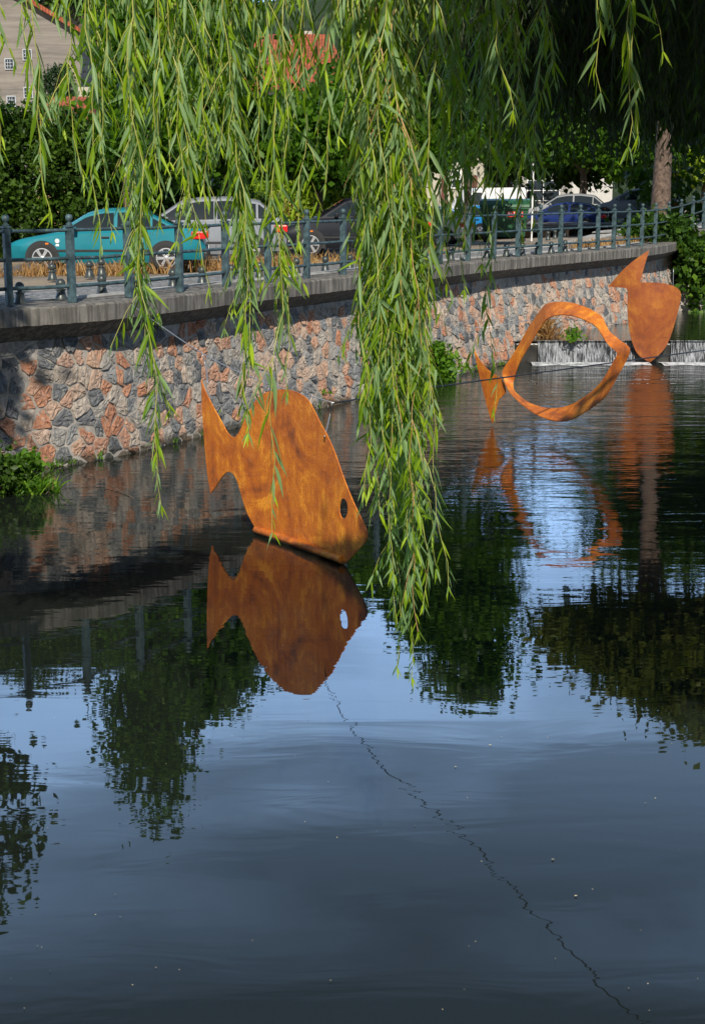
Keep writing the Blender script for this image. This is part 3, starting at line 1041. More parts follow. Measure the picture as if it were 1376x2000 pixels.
# third fish: a curved plate standing on its nose at the weir
fish3 = empty('fish_sculpture', onz(1268, 709))
tag(fish3, 'curved rusted steel fish standing on its nose in front of the weir, farthest of three', 'sculpture')
h0 = Vector(fish3.location)
A3 = onz(1220, 709); B3 = onz(1320, 709)
out3 = [(1268, 708), (1243, 694), (1230, 665), (1223, 635), (1220, 605), (1220, 578), (1219, 563), (1214, 561), (1188, 560), (1198, 544), (1212, 525), (1232, 505), (1257, 487), (1250, 512), (1243, 538), (1240, 547), (1245, 550),
        (1260, 549), (1280, 550), (1303, 555), (1318, 563), (1324, 573), (1322, 590), (1314, 625), (1306, 655), (1296, 682)]
k3 = ((1268, 708), (1188, 560), (1257, 487))


def bend3(u, z):
    w_ = (B3 - A3).length
    x = (u / w_ - 0.45)
    return -0.9 * x * x + 0.11 * (5.29 - (min(z, 2.3) - 2.3) ** 2)


plate_from_outline(smooth_poly(out3, 2, k3), A3, B3, None, 'body_plate', fish3, h0, bend3, 0.014, 'rust_dark')

# ------------------------------------------------------------------ wires
def wire(name, pts, r, mat, label, cat='wire', sag=0.0, group=None):
    P = catmull([Vector(p) for p in pts], 6) if len(pts) > 2 else [Vector(pts[0]).lerp(Vector(pts[1]), u / 12) - Vector((0, 0, sag * 4 * (u / 12) * (1 - u / 12))) for u in range(13)]
    c = P[0].copy()
    mb = MB(); mb.tube([p - c for p in P], r, 6)
    o = mb.build(name, mat, None, True); o.location = c
    return tag(o, label, cat, group)


pz = plane_hit(648, 792, A1, B1)
wire('cable', [at(242, 585, 20.3), at(395, 690, 18.2), at(520, 748, 17.2), at(652, 787, 16.3)], 0.006, M['wire'], 'thin grey wire running from the coping down past the near fish tail')
wire('cable', [at(652, 787, 16.3), at(820, 760, 18.5), at(1095, 722, 21.5), at(1390, 682, 25)], 0.011, M['cable'], 'black cable stretched low over the river in front of the far fishes')
wire('tie_wire', [at(395, 690, 18.2), at(403, 722, 18.0), plane_hit(405, 747, A1, B1)], 0.009, M['wire'], 'twisted white tie wire at the tail tip of the near fish')
wire('tie_wire', [at(648, 787, 16.3), at(642, 820, 16.3), plane_hit(637, 852, A1, B1) + nrm * 0.02], 0.008, M['wire'], 'twisted tie wire on the back edge of the near fish')
wire('cable', [at(821, 553, 29.3), at(880, 598, 27.5), at(925, 640, 26.2), at(1070, 622, 27.2), at(1225, 633, 33.2), at(1313, 619, 34)], 0.007, M['wire'], 'thin wire from the railing to the open fish and on to the far fish')
wire('tie_wire', [at(920, 632, 26.2), plane_hit(931, 685, A2, B2) + Vector((0, -.1, 0))], 0.008, M['wire'], 'white tie wire above the tail tip of the open fish')
wire('cable', [at(1165, 508, 35.5), at(1208, 532, 34.2), at(1313, 590, 33.4)], 0.006, M['cable'], 'thin dark wire crossing the tail of the far fish')
wire('tie_wire', [at(1314, 525, 33.4), at(1312, 622, 33.4)], 0.007, M['wire'], 'upright wire hanging along the right edge of the far fish')
# overhead street cable, seen only mirrored in the river
def sky_at(px, py, Y):  # point whose mirror image shows at this pixel
    return Vector((xs(px, py) * Y, Y, -tt(py) * Y - HC))


wire('overhead_cable', [sky_at(600, 1250, 36), sky_at(647, 1355, 33), sky_at(740, 1490, 29), sky_at(890, 1620, 26), sky_at(1040, 1780, 22), sky_at(1150, 1900, 20), sky_at(1400, 2150, 17)],
     0.012, M['cable'], 'overhead cable above the river, mirrored as a thin wavering dark line', 'cable')

# ------------------------------------------------------------------ cars
def car(name, label, cat, loc_, rz, L, Wd, H, paint, prof, cab, wheels, group=None, tail='red', detail=True, fuel=None):
    """prof: body top line (x, z) from nose 0 to tail L; cab: roof line (x, z); nose towards -x of the object"""
    o = empty(name, loc_, rz); tag(o, label, cat, group)
    px_ = [p[0] for p in prof]; pz_ = [p[1] for p in prof]
    cx = [p[0] for p in cab]; cz = [p[1] for p in cab]
    belt = lambda x: float(np.interp(x, px_, pz_))
    hw = Wd / 2

    def plan(x):
        e = min(x, L - x) / (0.55)
        return 1.0 if e >= 1 else 0.80 + 0.20 * math.sqrt(max(0, 1 - (1 - e) ** 2))
    V = []; Fc = []; N = 44
    zs = 0.20
    for i in range(N + 1):
        x = L * i / N
        if i == 0: x = 0.0
        b_ = belt(x); w_ = hw * plan(x)
        z0 = zs + (0.07 if x < 0.5 or x > L - 0.5 else 0)
        ring = [(-0.90 * w_, z0), (-0.985 * w_, z0 + 0.16), (-w_, z0 + 0.30), (-w_ * 0.985, (z0 + b_) / 2 + 0.1), (-0.945 * w_, b_ - 0.05), (-0.88 * w_, b_), (-0.4 * w_, b_ + 0.02), (0, b_ + 0.03)]
        ring = ring + [(-a, z) for a, z in ring[-2::-1]]
        for a, z in ring: V.append((x, a, z))
    m_ = 15
    for i in range(N):
        for k in range(m_ - 1):
            Fc.append((i * m_ + k, i * m_ + k + 1, (i + 1) * m_ + k + 1, (i + 1) * m_ + k))
        Fc.append((i * m_ + m_ - 1, i * m_, (i + 1) * m_, (i + 1) * m_ + m_ - 1))
    Fc.append(tuple(range(m_))); Fc.append(tuple(N * m_ + k for k in range(m_))[::-1])
    autosmooth(mesh('body', V, Fc, paint, o), 32)
    # greenhouse
    zr = lambda x: float(np.interp(x, cx, cz))
    zmax = max(cz)

    def sw(x, z):   # half width of the cabin side at height z
        b_ = belt(x) - 0.03; f_ = min(max((z - b_) / (zmax - b_), 0), 1)
        return hw * (0.90 - 0.30 * f_ ** 1.1)
    V = []; Fc = []; Nc = 30; c0, c1 = cx[0], cx[-1]
    for i in range(Nc + 1):
        x = c0 + (c1 - c0) * i / Nc; zt = max(zr(x), belt(x) - 0.02)
        b_ = belt(x) - 0.03
        ring = [(-sw(x, b_), b_), (-sw(x, (b_ + zt) / 2), (b_ + zt) / 2), (-sw(x, zt - 0.04), zt - 0.04), (-sw(x, zt) * 0.86, zt), (0, zt + 0.03)]
        ring += [(-a, z) for a, z in ring[-2::-1]]
        for a, z in ring: V.append((x, a, z))
    for i in range(Nc):
        for k in range(8): Fc.append((i * 9 + k, i * 9 + k + 1, (i + 1) * 9 + k + 1, (i + 1) * 9 + k))
        Fc.append((i * 9 + 8, i * 9, (i + 1) * 9, (i + 1) * 9 + 8))
    Fc.append(tuple(range(9))); Fc.append(tuple(Nc * 9 + k for k in range(9))[::-1])
    autosmooth(mesh('cabin', V, Fc, paint, o), 32)
    # side windows follow the cabin side, a few mm proud
    def side_glass(xa_, xb_, s):
        V = []; Fc = []; nn_ = 10
        for i in range(nn_ + 1):
            x = xa_ + (xb_ - xa_) * i / nn_
            zt = zr(x) - 0.085; zb = belt(x) + 0.035
            zt = max(zt, zb + 0.005)
            for k in range(5):
                z = zb + (zt - zb) * k / 4; V.append((x, s * (sw(x, z) + 0.008), z))
        for i in range(nn_):
            for k in range(4): Fc.append((i * 5 + k, i * 5 + k + 1, (i + 1) * 5 + k + 1, (i + 1) * 5 + k))
        fixn(mesh('side_window', V, Fc, M['glass'], o, smooth=True))
    # usable stretch of side glass: where the roof clears the belt
    xs_ = [c0 + (c1 - c0) * k / 100 for k in range(101)]
    ok = [x for x in xs_ if zr(x) - belt(x) > 0.13]
    xa_, xb_ = ok[0], ok[-1] - 0.05
    xm = xa_ + (xb_ - xa_) * 0.50; xq = xa_ + (xb_ - xa_) * 0.86
    for s in (-1, 1):
        side_glass(xa_, xm - 0.04, s); side_glass(xm + 0.04, xq - 0.03, s)
        if xb_ - xq > 0.12: side_glass(xq + 0.02, xb_, s)
    # wind screens lie on the sloping ends of the roof line
    def screen(xA, xB, nm):
        V = []; Fc = []
        for i in range(7):
            x = xA + (xB - xA) * i / 6; zt = zr(x)
            for k in range(5):
                a = -0.80 + 1.6 * k / 4; V.append((x, sw(x, zt) * a, zt + 0.038 - 0.03 * abs(a) ** 2))
        for i in range(6):
            for k in range(4): Fc.append((i * 5 + k, i * 5 + k + 1, (i + 1) * 5 + k + 1, (i + 1) * 5 + k))
        mesh(nm, V, Fc, M['glass'], o, smooth=True)
    flat = [x for x in xs_ if zr(x) > zmax - 0.10]
    screen(cx[0] + 0.06, flat[0] - 0.02, 'windscreen')
    if c1 - flat[-1] > 0.15: screen(flat[-1] + 0.03, c1 - 0.05, 'rear_window')
    # trim strip, sill, door seams, handles
    mb = MB()
    for s in (-1, 1): mb.box((L * 0.5, s * (hw * 1.0 + 0.004), 0.47), (L * 0.72, 0.012, 0.045))
    mb.build('side_trim', M['black'], o)
    mb = MB()
    for s in (-1, 1):
        for x in (xa_ + 0.02, xm, xq - 0.03):
            b_ = belt(x)
            mb.add([(x, s * hw * 1.0035, 0.30), (x + .012, s * hw * 1.0035, 0.30), (x + .012, s * hw * 0.950, b_ - 0.05), (x, s * hw * 0.950, b_ - 0.05)], [(0, 1, 2, 3)])
    seam = mb.build('door_seam', M['black'], o)
    for s in (-1, 1):
        for x in (xm - 0.22, xq - 0.26):
            b_ = belt(x); mb = MB(); mb.box((x, s * (hw * 0.985), b_ - 0.14), (0.17, 0.03, 0.035), bev=0.008); mb.build('door_handle', M['black'], o)
    # lamps
    for s in (-1, 1):
        mb = MB(); mb.box((0.10, s * hw * 0.66, belt(0.1) - 0.13), (0.22, hw * 0.42, 0.12), bev=0.03); mb.build('headlight', M['clearlamp'], o)
        mb = MB(); mb.box((L - 0.14, s * hw * 0.80, belt(L - 0.1) - 0.13), (0.32, hw * 0.36, 0.17), bev=0.03); mb.build('tail_light', M['redlamp'], o)
        mb = MB(); mb.box((xa_ - 0.55 + 0.15, s * (hw * 1.0), 0.62), (0.07, 0.02, 0.035), bev=0.006); mb.build('indicator', M['orangelamp'], o)
        mb = MB(); mb.box((xa_ + 0.22, s * (hw + 0.07), belt(xa_ + .2) + 0.06), (0.10, 0.17, 0.11), bev=0.03); mb.build('wing_mirror', paint, o)
    mb = MB(); mb.box((L + 0.0, 0, 0.36), (0.10, Wd * 0.84, 0.16), bev=0.04); mb.box((0.0, 0, 0.36), (0.08, Wd * 0.80, 0.16), bev=0.03); mb.build('bumper', M['black'], o)
    mb = MB(); mb.box((L + 0.055, 0, 0.52), (0.012, 0.5, 0.11)); mb.build('number_plate', M['plate'], o)
    # wheels
    rw = 0.305
    for wx in wheels:
        for s in (-1, 1):
            poly = []
            ra = rw + 0.07
            for k in range(25):
                an = math.pi * k / 24; poly.append((wx + ra * math.cos(an), rw + ra * math.sin(an) * 1.02))
            poly = [(wx + ra, 0.205)] + poly + [(wx - ra, 0.205)]
            mb = MB(); mb.prism(poly, lambda p: Vector((p[0], s * (hw * 0.5), p[1])), lambda p: Vector((p[0], s * (hw + 0.004), p[1])))
            fixn(mb.build('wheel_arch', M['black'], o))
            we = bpy.data.objects.new('wheel', None); COL.objects.link(we); we.parent = o; we.location = (wx, s * (hw - 0.085), rw)
            mb = MB(); mb.lathe([(rw - 0.09, -0.1), (rw - 0.02, -0.1), (rw, -0.08), (rw, 0.08), (rw - 0.02, 0.1), (rw - 0.09, 0.1)], n=28, axis='Y')
            autosmooth(mb.build('tyre', M['rubber'], we), 40)
            mb = MB(); ri = rw - 0.085
            mb.lathe([(ri, s * 0.05), (ri, s * 0.100), (ri - 0.02, s * 0.102), (ri - 0.03, s * 0.06)], n=28, axis='Y')
            for k in range(6):
                an = k * math.pi / 3
                for dk in (-0.13, 0.13):
                    c_ = Vector((math.cos(an + dk) * ri * .52, s * 0.088, math.sin(an + dk) * ri * .52))
                    mb.box(c_, (ri * 0.98, 0.025, 0.028), M=Matrix.Rotation(-an - dk * 0.4, 4, 'Y'))
            mb.lathe([(0.045, s * 0.05), (0.045, s * 0.104), (0.03, s * 0.108)], n=14, axis='Y')
            fixn(mb.build('rim', M['alloy'], we))
    return o


def place(px, py):
    p = ong(px, py); return p


P_teal = carpaint('teal_paint', (0.010, 0.185, 0.235)); P_silver = carpaint('silver_paint', (0.22, 0.24, 0.27)); P_black = carpaint('black_paint', (0.012, 0.014, 0.02))
P_white = carpaint('white_car_paint', (0.72, 0.74, 0.76)); P_blue = carpaint('blue_paint', (0.008, 0.024, 0.13)); P_sky = carpaint('light_blue_paint', (0.02, 0.22, 0.52)); P_grey = carpaint('grey_paint', (0.25, 0.26, 0.27))

sedan = dict(prof=[(0, .50), (.05, .62), (.25, .70), (.95, .83), (1.15, .87), (3.3, .93), (3.75, .96), (4.25, .93), (4.33, .80), (4.35, .45)],
             cab=[(1.05, .86), (1.75, 1.28), (2.1, 1.36), (2.6, 1.38), (3.05, 1.33), (3.75, .98)])
hatch = dict(prof=[(0, .50), (.05, .64), (.25, .74), (.85, .90), (1.05, .94), (3.2, .99), (3.8, .97), (3.95, .85), (4.0, .45)],
             cab=[(.95, .93), (1.7, 1.38), (2.1, 1.46), (2.7, 1.46), (3.25, 1.36), (3.82, .99)])
wagon = dict(prof=[(0, .50), (.05, .66), (.3, .76), (1.0, .90), (1.2, .94), (3.6, 1.0), (4.2, .97), (4.32, .85), (4.35, .45)],
             cab=[(1.1, .93), (1.85, 1.42), (2.3, 1.50), (3.0, 1.52), (3.7, 1.44), (4.25, 1.0)])


def car_at(name, label, cat, px0, px1, py, dims, paint, turn=0.0, kz=1.0, **kw):
    """nose at px0, tail at px1, wheels meeting the street at py"""
    L = dims['prof'][-1][0]
    a = ong(px0, py); b = ong(px1, py)
    mid = (a + b) / 2
    sc = 1.0
    rz = turn
    off = Matrix.Rotation(rz, 3, 'Z') @ Vector((L / 2, 0, 0))
    base = mid - off
    H = max(z for _, z in dims['cab'])
    sc = min(1.0, max(0.82, (a - b).length / (L * abs(math.cos(rz)) + 1.6 * abs(math.sin(rz)))))
    base = mid - off * sc
    c_ = car(name, label, cat, (base.x, base.y, G(mid.x, mid.y) + 0.035), rz, L, 1.68, H, paint, dims['prof'], dims['cab'], (0.78, L - 0.86), **kw)
    c_.scale = (sc, sc, sc * kz)
    return c_


teal = car_at('parked_car', 'teal saloon car with alloy wheels parked nose left beyond the bollards', 'car', 36, 402, 531, sedan, P_teal, R(3), group='cars parked beyond the railing')
mb = MB(); mb.lathe([(0.05, 0), (0.05, 0.004)], (1.12, -0.845, 0.68), 14, 'Y')
mb.box((1.12, -0.845, 0.59), (0.07, 0.004, 0.05))
mb.build('door_sticker', M['plate'], teal)
car_at('parked_car', 'silver grey estate car parked behind the tail of the teal car', 'car', 225, 548, 513, wagon, P_silver, R(4), group='cars parked beyond the railing')
car_at('parked_car', 'black car with dark windows parked right of the silver estate', 'car', 556, 838, 502, hatch, P_black, R(8), group='cars parked beyond the railing')
car_at('parked_car', 'white car showing only its roof behind the black car', 'car', 600, 860, 478, wagon, P_white, R(8), group='cars parked beyond the railing')
car_at('parked_car', 'white hatchback with dark roof glass half hidden behind the long willow bundle', 'car', 748, 893, 480, hatch, P_white, R(-14), group='cars parked beyond the railing')
car_at('parked_car', 'bright blue small car just left of the green rubbish bin', 'car', 866, 970, 467, hatch, P_sky, R(-40), group='cars parked beyond the railing')
car_at('parked_car', 'dark blue hatchback with red tail light parked right of the green bin', 'car', 1030, 1172, 452, hatch, P_blue, R(-17), kz=.86, group='cars parked beyond the railing')
car_at('parked_car', 'grey estate car whose roof shows above the dark blue hatchback', 'car', 1040, 1170, 438, wagon, P_grey, R(-12), group='cars parked beyond the railing')
car_at('parked_car', 'silver grey car in tree shade right of the dark blue hatchback', 'car', 1200, 1280, 437, hatch, P_silver, R(-20), group='cars parked beyond the railing')

# white panel van
vp = ong(968, 456)
van = empty('delivery_van', (vp.x - 2.3, vp.y + 0.5, G(vp.x, vp.y) + 0.03), R(16)); tag(van, 'white panel van with red tail lights parked behind the green bin', 'van')
mb = MB()
prof = [(0, .35), (0, .85), (.15, 1.0), (.95, 1.18), (1.6, 1.82), (2.0, 1.95), (4.9, 1.98), (5.0, 1.85), (5.02, .35)]
mb.prism(prof, lambda p: Vector((p[0], -.92 + (0.09 if p[1] > 1.6 else 0), p[1])), lambda p: Vector((p[0], .92 - (0.09 if p[1] > 1.6 else 0), p[1])))
vb = fixn(mb.build('body', M['white'], van))
for s in (-1, 1):
    mb = MB(); mb.box((4.99, s * .84, 1.15), (.10, .14, .7), bev=.02); mb.build('tail_light', M['redlamp'], van)
    mb = MB(); mb.prism([(1.05, 1.22), (1.65, 1.75), (2.1, 1.75), (2.1, 1.22)], lambda p: Vector((p[0], s * .925, p[1])), lambda p: Vector((p[0], s * .88, p[1]))); fixn(mb.build('side_window', M['glass'], van))
    for wx in (.9, 4.1):
        mb = MB(); mb.lathe([(.2, -.1), (.31, -.1), (.33, -.07), (.33, .07), (.31, .1), (.2, .1)], (wx, s * .84, .33), 24, 'Y'); autosmooth(mb.build('wheel', M['rubber'], van), 40)

van.scale = (.74, .95, 1)
van.location.x -= .1

# rubbish bin on wheels
bp = ong(984, 474)
bn = empty('rubbish_bin', bp, R(-8)); tag(bn, 'large dark green wheeled rubbish bin with a small red sticker', 'bin')
mb = MB()
hw_, hd, hh = 0.78, 0.52, 1.2
V = [(-hw_ * .86, -hd * .8, .2), (hw_ * .86, -hd * .8, .2), (hw_ * .86, hd * .8, .2), (-hw_ * .86, hd * .8, .2), (-hw_, -hd, 1.15), (hw_, -hd, 1.15), (hw_, hd, 1.15), (-hw_, hd, 1.15)]
mb.add([Vector(v) for v in V], [(0, 3, 2, 1), (4, 5, 6, 7), (0, 1, 5, 4), (1, 2, 6, 5), (2, 3, 7, 6), (3, 0, 4, 7)])
mb.box((0, -hd - .01, 1.12), (hw_ * 2.06, .06, .07), bev=.01)
for x in (-.55, 0, .55): mb.box((x, -hd * .93, .62), (.05, .05, .8), M=Matrix.Rotation(R(-6), 4, 'X'))
mb.build('body', M['bin_green'], bn)
lid = MB(); pts = [(-hd - .06, 1.16), (-hd - .02, 1.24), (-.3, 1.38), (.1, 1.44), (.45, 1.40), (hd + .05, 1.22), (hd + .05, 1.16)]
lid.prism(pts, lambda p: Vector((-hw_ * 1.05, p[0], p[1])), lambda p: Vector((hw_ * 1.05, p[0], p[1]))); fixn(lid.build('lid', M['bin_green'], bn))
for x in (-.6, .6):
    for y in (-.33, .33):
        mb = MB(); mb.lathe([(.05, -.03), (.10, -.03), (.10, .03), (.05, .03)], (x, y, .10), 16, 'Y'); mb.build('wheel', M['rubber'], bn)
mb = MB(); mb.box((.36, -hd - .002 + .0, .93), (.50, .012, .17)); stk = mb.build('sticker', M['sticker'], bn)
fc = bpy.data.curves.new('lettering', 'FONT'); fc.body = 'SULO'; fc.size = .19; fc.extrude = .002; fc.align_x = 'CENTER'; fc.align_y = 'CENTER'
to = bpy.data.objects.new('lettering_curve', fc); COL.objects.link(to)
dg = bpy.context.evaluated_depsgraph_get(); tm = bpy.data.meshes.new_from_object(to.evaluated_get(dg)); bpy.data.objects.remove(to)
tm.materials.clear(); tm.materials.append(M['white'])
lt = bpy.data.objects.new('lettering', tm); COL.objects.link(lt); lt.parent = stk; lt.location = (.36, -hd - .011, .93); lt.rotation_euler = (math.pi / 2, 0, 0)

# bicycle leaning behind the willow bundle: wheel and handlebar peep out
bk = ong(715, 517)
bike = empty('bicycle', (bk.x, bk.y, bk.z), R(12)); tag(bike, 'bicycle parked at the railing, mostly hidden by the long willow bundle', 'bicycle')
for wx in (0, 1.02):
    mb = MB(); ring_ = [Vector((wx + .33 * math.cos(a), 0, .34 + .33 * math.sin(a))) for a in [2 * math.pi * k / 28 for k in range(29)]]
    mb.tube(ring_, .016, 6, False)
    for k in range(14):
        a = 2 * math.pi * k / 14; mb.tube([(wx, 0, .34), (wx + .32 * math.cos(a), 0, .34 + .32 * math.sin(a))], .002, 3, False)
    mb.build('wheel', M['rubber'], bike)
mb = MB()
for a, b in (((0, 0, .34), (.12, 0, .95)), ((.1, 0, .85), (.62, 0, .80)), ((.1, 0, .78), (.45, 0, .32)), ((.62, 0, .82), (.45, 0, .32)), ((.45, 0, .32), (1.02, 0, .34)), ((.6, 0, .75), (1.02, 0, .34))):
    mb.tube([a, b], .016, 8)
mb.build('frame', M['alloy'], bike)
mb = MB(); mb.tube([(.08, -.28, 1.0), (.0, -.26, 1.02), (.12, -.08, .98), (.12, .08, .98), (.0, .26, 1.02), (.08, .28, 1.0)], .012, 8); mb.build('handlebar', M['wire'], bike)
mb = MB(); mb.box((.66, 0, .9), (.26, .14, .05), bev=.02); mb.build('saddle', M['black'], bike)

# bench behind the railing
p = ong(1062, 462)
bench = empty('bench', p, R(8)); tag(bench, 'low bench with wooden top on brick supports in front of the blue hatchback', 'bench')
mb = MB(); mb.box((0, 0, .45), (1.9, .42, .06), bev=.01); mb.build('seat', M['wood'], bench)
for x in (-.75, 0, .75):
    mb = MB(); mb.box((x, 0, .21), (.4, .34, .42), bev=.01); mb.build('support', M['pinkwall'], bench)
# sign pole
p = ong(1037, 471)
sp_ = empty('sign_pole', p); tag(sp_, 'thin white metal sign pole standing right of the green bin', 'pole')
mb = MB(); mb.tube([(0, 0, 0), (0, 0, 2.6)], .03, 10); mb.build('pole', M['white'], sp_)

# ------------------------------------------------------------------ houses
def house(name, label, px0, px1, ytop, ybot, Y, depth, wallm, roof_h=0.0, ridge=None, roofm='tiles', eave=0.4, rz=0.0, windows=(), over=0.0, doors=()):
    a = at(px0, ybot, Y); b = at(px1, ytop, Y)
    w_ = b.x - a.x; cx_ = (a.x + b.x) / 2
    gz = G(cx_, Y) - 0.2
    top = b.z
    o = empty(name, (cx_, Y + depth / 2, gz), rz); tag(o, label, 'house')
    hh_ = top - gz
    mb = MB(); mb.box((0, 0, hh_ / 2), (w_, depth, hh_)); mb.build('wall', wallm, o)
    if roof_h:
        mb = MB(); e = eave
        # ridge along x
        V = [(-w_ / 2 - e, -depth / 2 - e, hh_ - .05), (w_ / 2 + e, -depth / 2 - e, hh_ - .05), (w_ / 2 + e, depth / 2 + e, hh_ - .05), (-w_ / 2 - e, depth / 2 + e, hh_ - .05), (-w_ / 2 + w_ * .12, 0, hh_ + roof_h), (w_ / 2 - w_ * .12, 0, hh_ + roof_h),
             (-w_ / 2 - e, -depth / 2 - e, hh_ + .05), (w_ / 2 + e, -depth / 2 - e, hh_ + .05), (w_ / 2 + e, depth / 2 + e, hh_ + .05), (-w_ / 2 - e, depth / 2 + e, hh_ + .05)]
        mb.add([Vector(v) for v in V], [(0, 3, 2, 1), (0, 1, 7, 6), (1, 2, 8, 7), (2, 3, 9, 8), (3, 0, 6, 9), (6, 7, 5, 4), (8, 9, 4, 5), (7, 8, 5), (9, 6, 4)])
        rf = fixn(mb.build('roof', M[roofm], o))
        mb = MB(); mb.box((w_ * .2, depth * .1, hh_ + roof_h * .9), (.6, .6, 1.3)); mb.build('chimney', M['cream'], rf)
    for (wx, wy, ww, wh) in windows:
        c = at(wx, wy, Y); s_ = Y / F
        fr = MB(); fr.box((c.x - cx_, -depth / 2 - .03, c.z - gz), (ww * s_ + .14, .10, wh * s_ + .14)); f_ = fr.build('window', M['white'], o)
        pn = MB(); pn.box((c.x - cx_, -depth / 2 - .075, c.z - gz), (ww * s_, .03, wh * s_)); pn.build('pane', M['windark'], f_)
        br = MB(); br.box((c.x - cx_, -depth / 2 - .093, c.z - gz), (.045, .02, wh * s_)); br.box((c.x - cx_, -depth / 2 - .094, c.z - gz), (ww * s_, .02, .045)); br.build('glazing_bar', M['white'], f_)
    for (wx, wy, ww, wh) in doors:
        c = at(wx, wy, Y); s_ = Y / F
        dm = MB(); dm.box((c.x - cx_, -depth / 2 - .03, c.z - gz), (ww * s_, .10, wh * s_), bev=.01); dm.build('door', M['brown_door'], o)
    return o


# big bare concrete house with a sloping gable, upper left
Yh = 95
o = empty('concrete_house', (at(60, 300, Yh).x, Yh, 3.0)); tag(o, 'tall bare concrete house with tiny barred windows and sloping gable at upper left', 'house')
ho = Vector(o.location)
g = [at(-260, 330, Yh), at(158, 330, Yh), at(158, 62, Yh), at(48, 2, Yh), at(-60, -62, Yh), at(-260, 40, Yh)]
mb = MB(); mb.prism([(p.x - ho.x, p.z - ho.z) for p in g], lambda p: Vector((p[0], 0, p[1])), lambda p: Vector((p[0], 12, p[1]))); fixn(mb.build('wall', M['house_conc'], o))
mb = MB()
a = at(166, 60, Yh); b = at(-62, -74, Yh); 
mb.add([Vector(v) for v in ((a.x - ho.x, -.5, a.z - ho.z), (b.x - ho.x, -.5, b.z - ho.z), (b.x - ho.x, 12.5, b.z - ho.z), (a.x - ho.x, 12.5, a.z - ho.z),
                            (a.x - ho.x, -.5, a.z - ho.z - .3), (b.x - ho.x, -.5, b.z - ho.z - .3), (b.x - ho.x, 12.5, b.z - ho.z - .3), (a.x - ho.x, 12.5, a.z - ho.z - .3))],
       [(0, 1, 2, 3), (4, 7, 6, 5), (0, 4, 5, 1), (1, 5, 6, 2), (2, 6, 7, 3), (3, 7, 4, 0)])
fixn(mb.build('roof', M['tiles'], o))
for (wx, wy) in ((19, 125), (54, 107), (23, 198), (56, 181), (-20, 130), (-20, 205)):
    c = at(wx, wy, Yh) - ho
    mb = MB(); mb.box((c.x, -.03, c.z), (.60, .1, .70)); f_ = mb.build('window', M['house_frame'], o)
    mb = MB(); mb.box((c.x, -.075, c.z), (.48, .03, .58)); mb.build('pane', M['windark'], f_)
    mb = MB()
    for d in (-.1, .06): mb.box((c.x + d, -.1, c.z), (.03, .02, .5))
    for d in (-.12, .08): mb.box((c.x, -.103, c.z + d), (.4, .02, .03))
    mb.build('window_bars', M['house_frame'], f_)
house('tiled_house', 'house with an orange tiled roof behind the big concrete house corner', 60, 190, 32, 330, 125, 10, M['whitewall'], 2.2)
house('small_house', 'small orange house with a low red tiled roof below the concrete house', 72, 168, 245, 330, 70, 7, M['pinkwall'], 1.6, windows=((160, 262, 14, 18),))
house('tiled_house', 'large house with a big orange tiled roof behind the centre of the willow', 420, 672, 176, 330, 80, 12, M['whitewall'], 3.6, windows=((470, 215, 22, 30), (540, 215, 22, 30), (610, 215, 22, 30)))
house('white_house', 'white house with a pale gable and pink roof right of centre behind the willow', 690, 905, 165, 330, 95, 12, M['whitewall'], 2.2, windows=((740, 215, 20, 30), (800, 215, 20, 30), (860, 215, 20, 30), (740, 280, 20, 30), (860, 280, 20, 30)))
house('cream_house', 'low cream house with brown doors behind the white hatchback', 790, 945, 300, 420, 78, 7, M['cream'], 0, windows=((890, 350, 14, 30),), doors=((824, 372, 12, 56), (867, 372, 12, 56), (925, 372, 12, 56)))
house('garage_building', 'grey building with dark openings behind the blue hatchback', 985, 1120, 245, 420, 98, 9, M['paving'], 1.6, windows=((1045, 300, 12, 26), (1080, 300, 12, 26), (1060, 372, 60, 36)))
house('tiled_house', 'house with a bright red roof seen under the dark willow at right', 1060, 1200, 232, 420, 120, 8, M['whitewall'], 1.8, windows=((1090, 270, 16, 22), (1130, 270, 16, 22)))

# wooded hill far behind
V = []; Fc = []; nx, ny = 60, 12
for i in range(nx + 1):
    for k in range(ny + 1):
        X = -260 + 520 * i / nx; u = k / ny; Y = 170 + 260 * u
        h = (46 + 6 * math.sin(X * .021 + 1) + 3 * math.sin(X * .063)) * (0.5 - 0.5 * math.cos(min(1, u * 1.5) * math.pi))
        V.append((X, Y, 2.5 + h + 1.2 * random.random()))
for i in range(nx):
    for k in range(ny): Fc.append((i * (ny + 1) + k, i * (ny + 1) + k + 1, (i + 1) * (ny + 1) + k + 1, (i + 1) * (ny + 1) + k))
tag(fixn(mesh('hill', V, Fc, M['hill'])), kind='structure')

# ------------------------------------------------------------------ foliage
def leaf_cards(P, size, up=0.35, jitter=0.35, elong=1.6, r=rng, fold=0.25):
    """one folded leaf (two triangles) at each point"""
    n = len(P)
    d = r.normal(size=(n, 3)); d[:, 2] -= up; d /= np.linalg.norm(d, axis=1)[:, None]
    a = r.normal(size=(n, 3)); s = np.cross(d, a); s /= np.linalg.norm(s, axis=1)[:, None]
    nn_ = np.cross(d, s)
    sz = size * (1 + jitter * r.uniform(-1, 1, n))[:, None]
    L = d * sz * elong / 2; Wd_ = s * sz / 2
    V = np.empty((n, 4, 3))
    V[:, 0] = P - L; V[:, 1] = P + Wd_ + nn_ * sz * fold * .4; V[:, 2] = P + L; V[:, 3] = P - Wd_ + nn_ * sz * fold * .4
    idx = np.arange(n)[:, None] * 4
    Fc = np.concatenate([idx + np.array([[0, 1, 2]]), idx + np.array([[0, 2, 3]])])
    return V.reshape(-1, 3), Fc


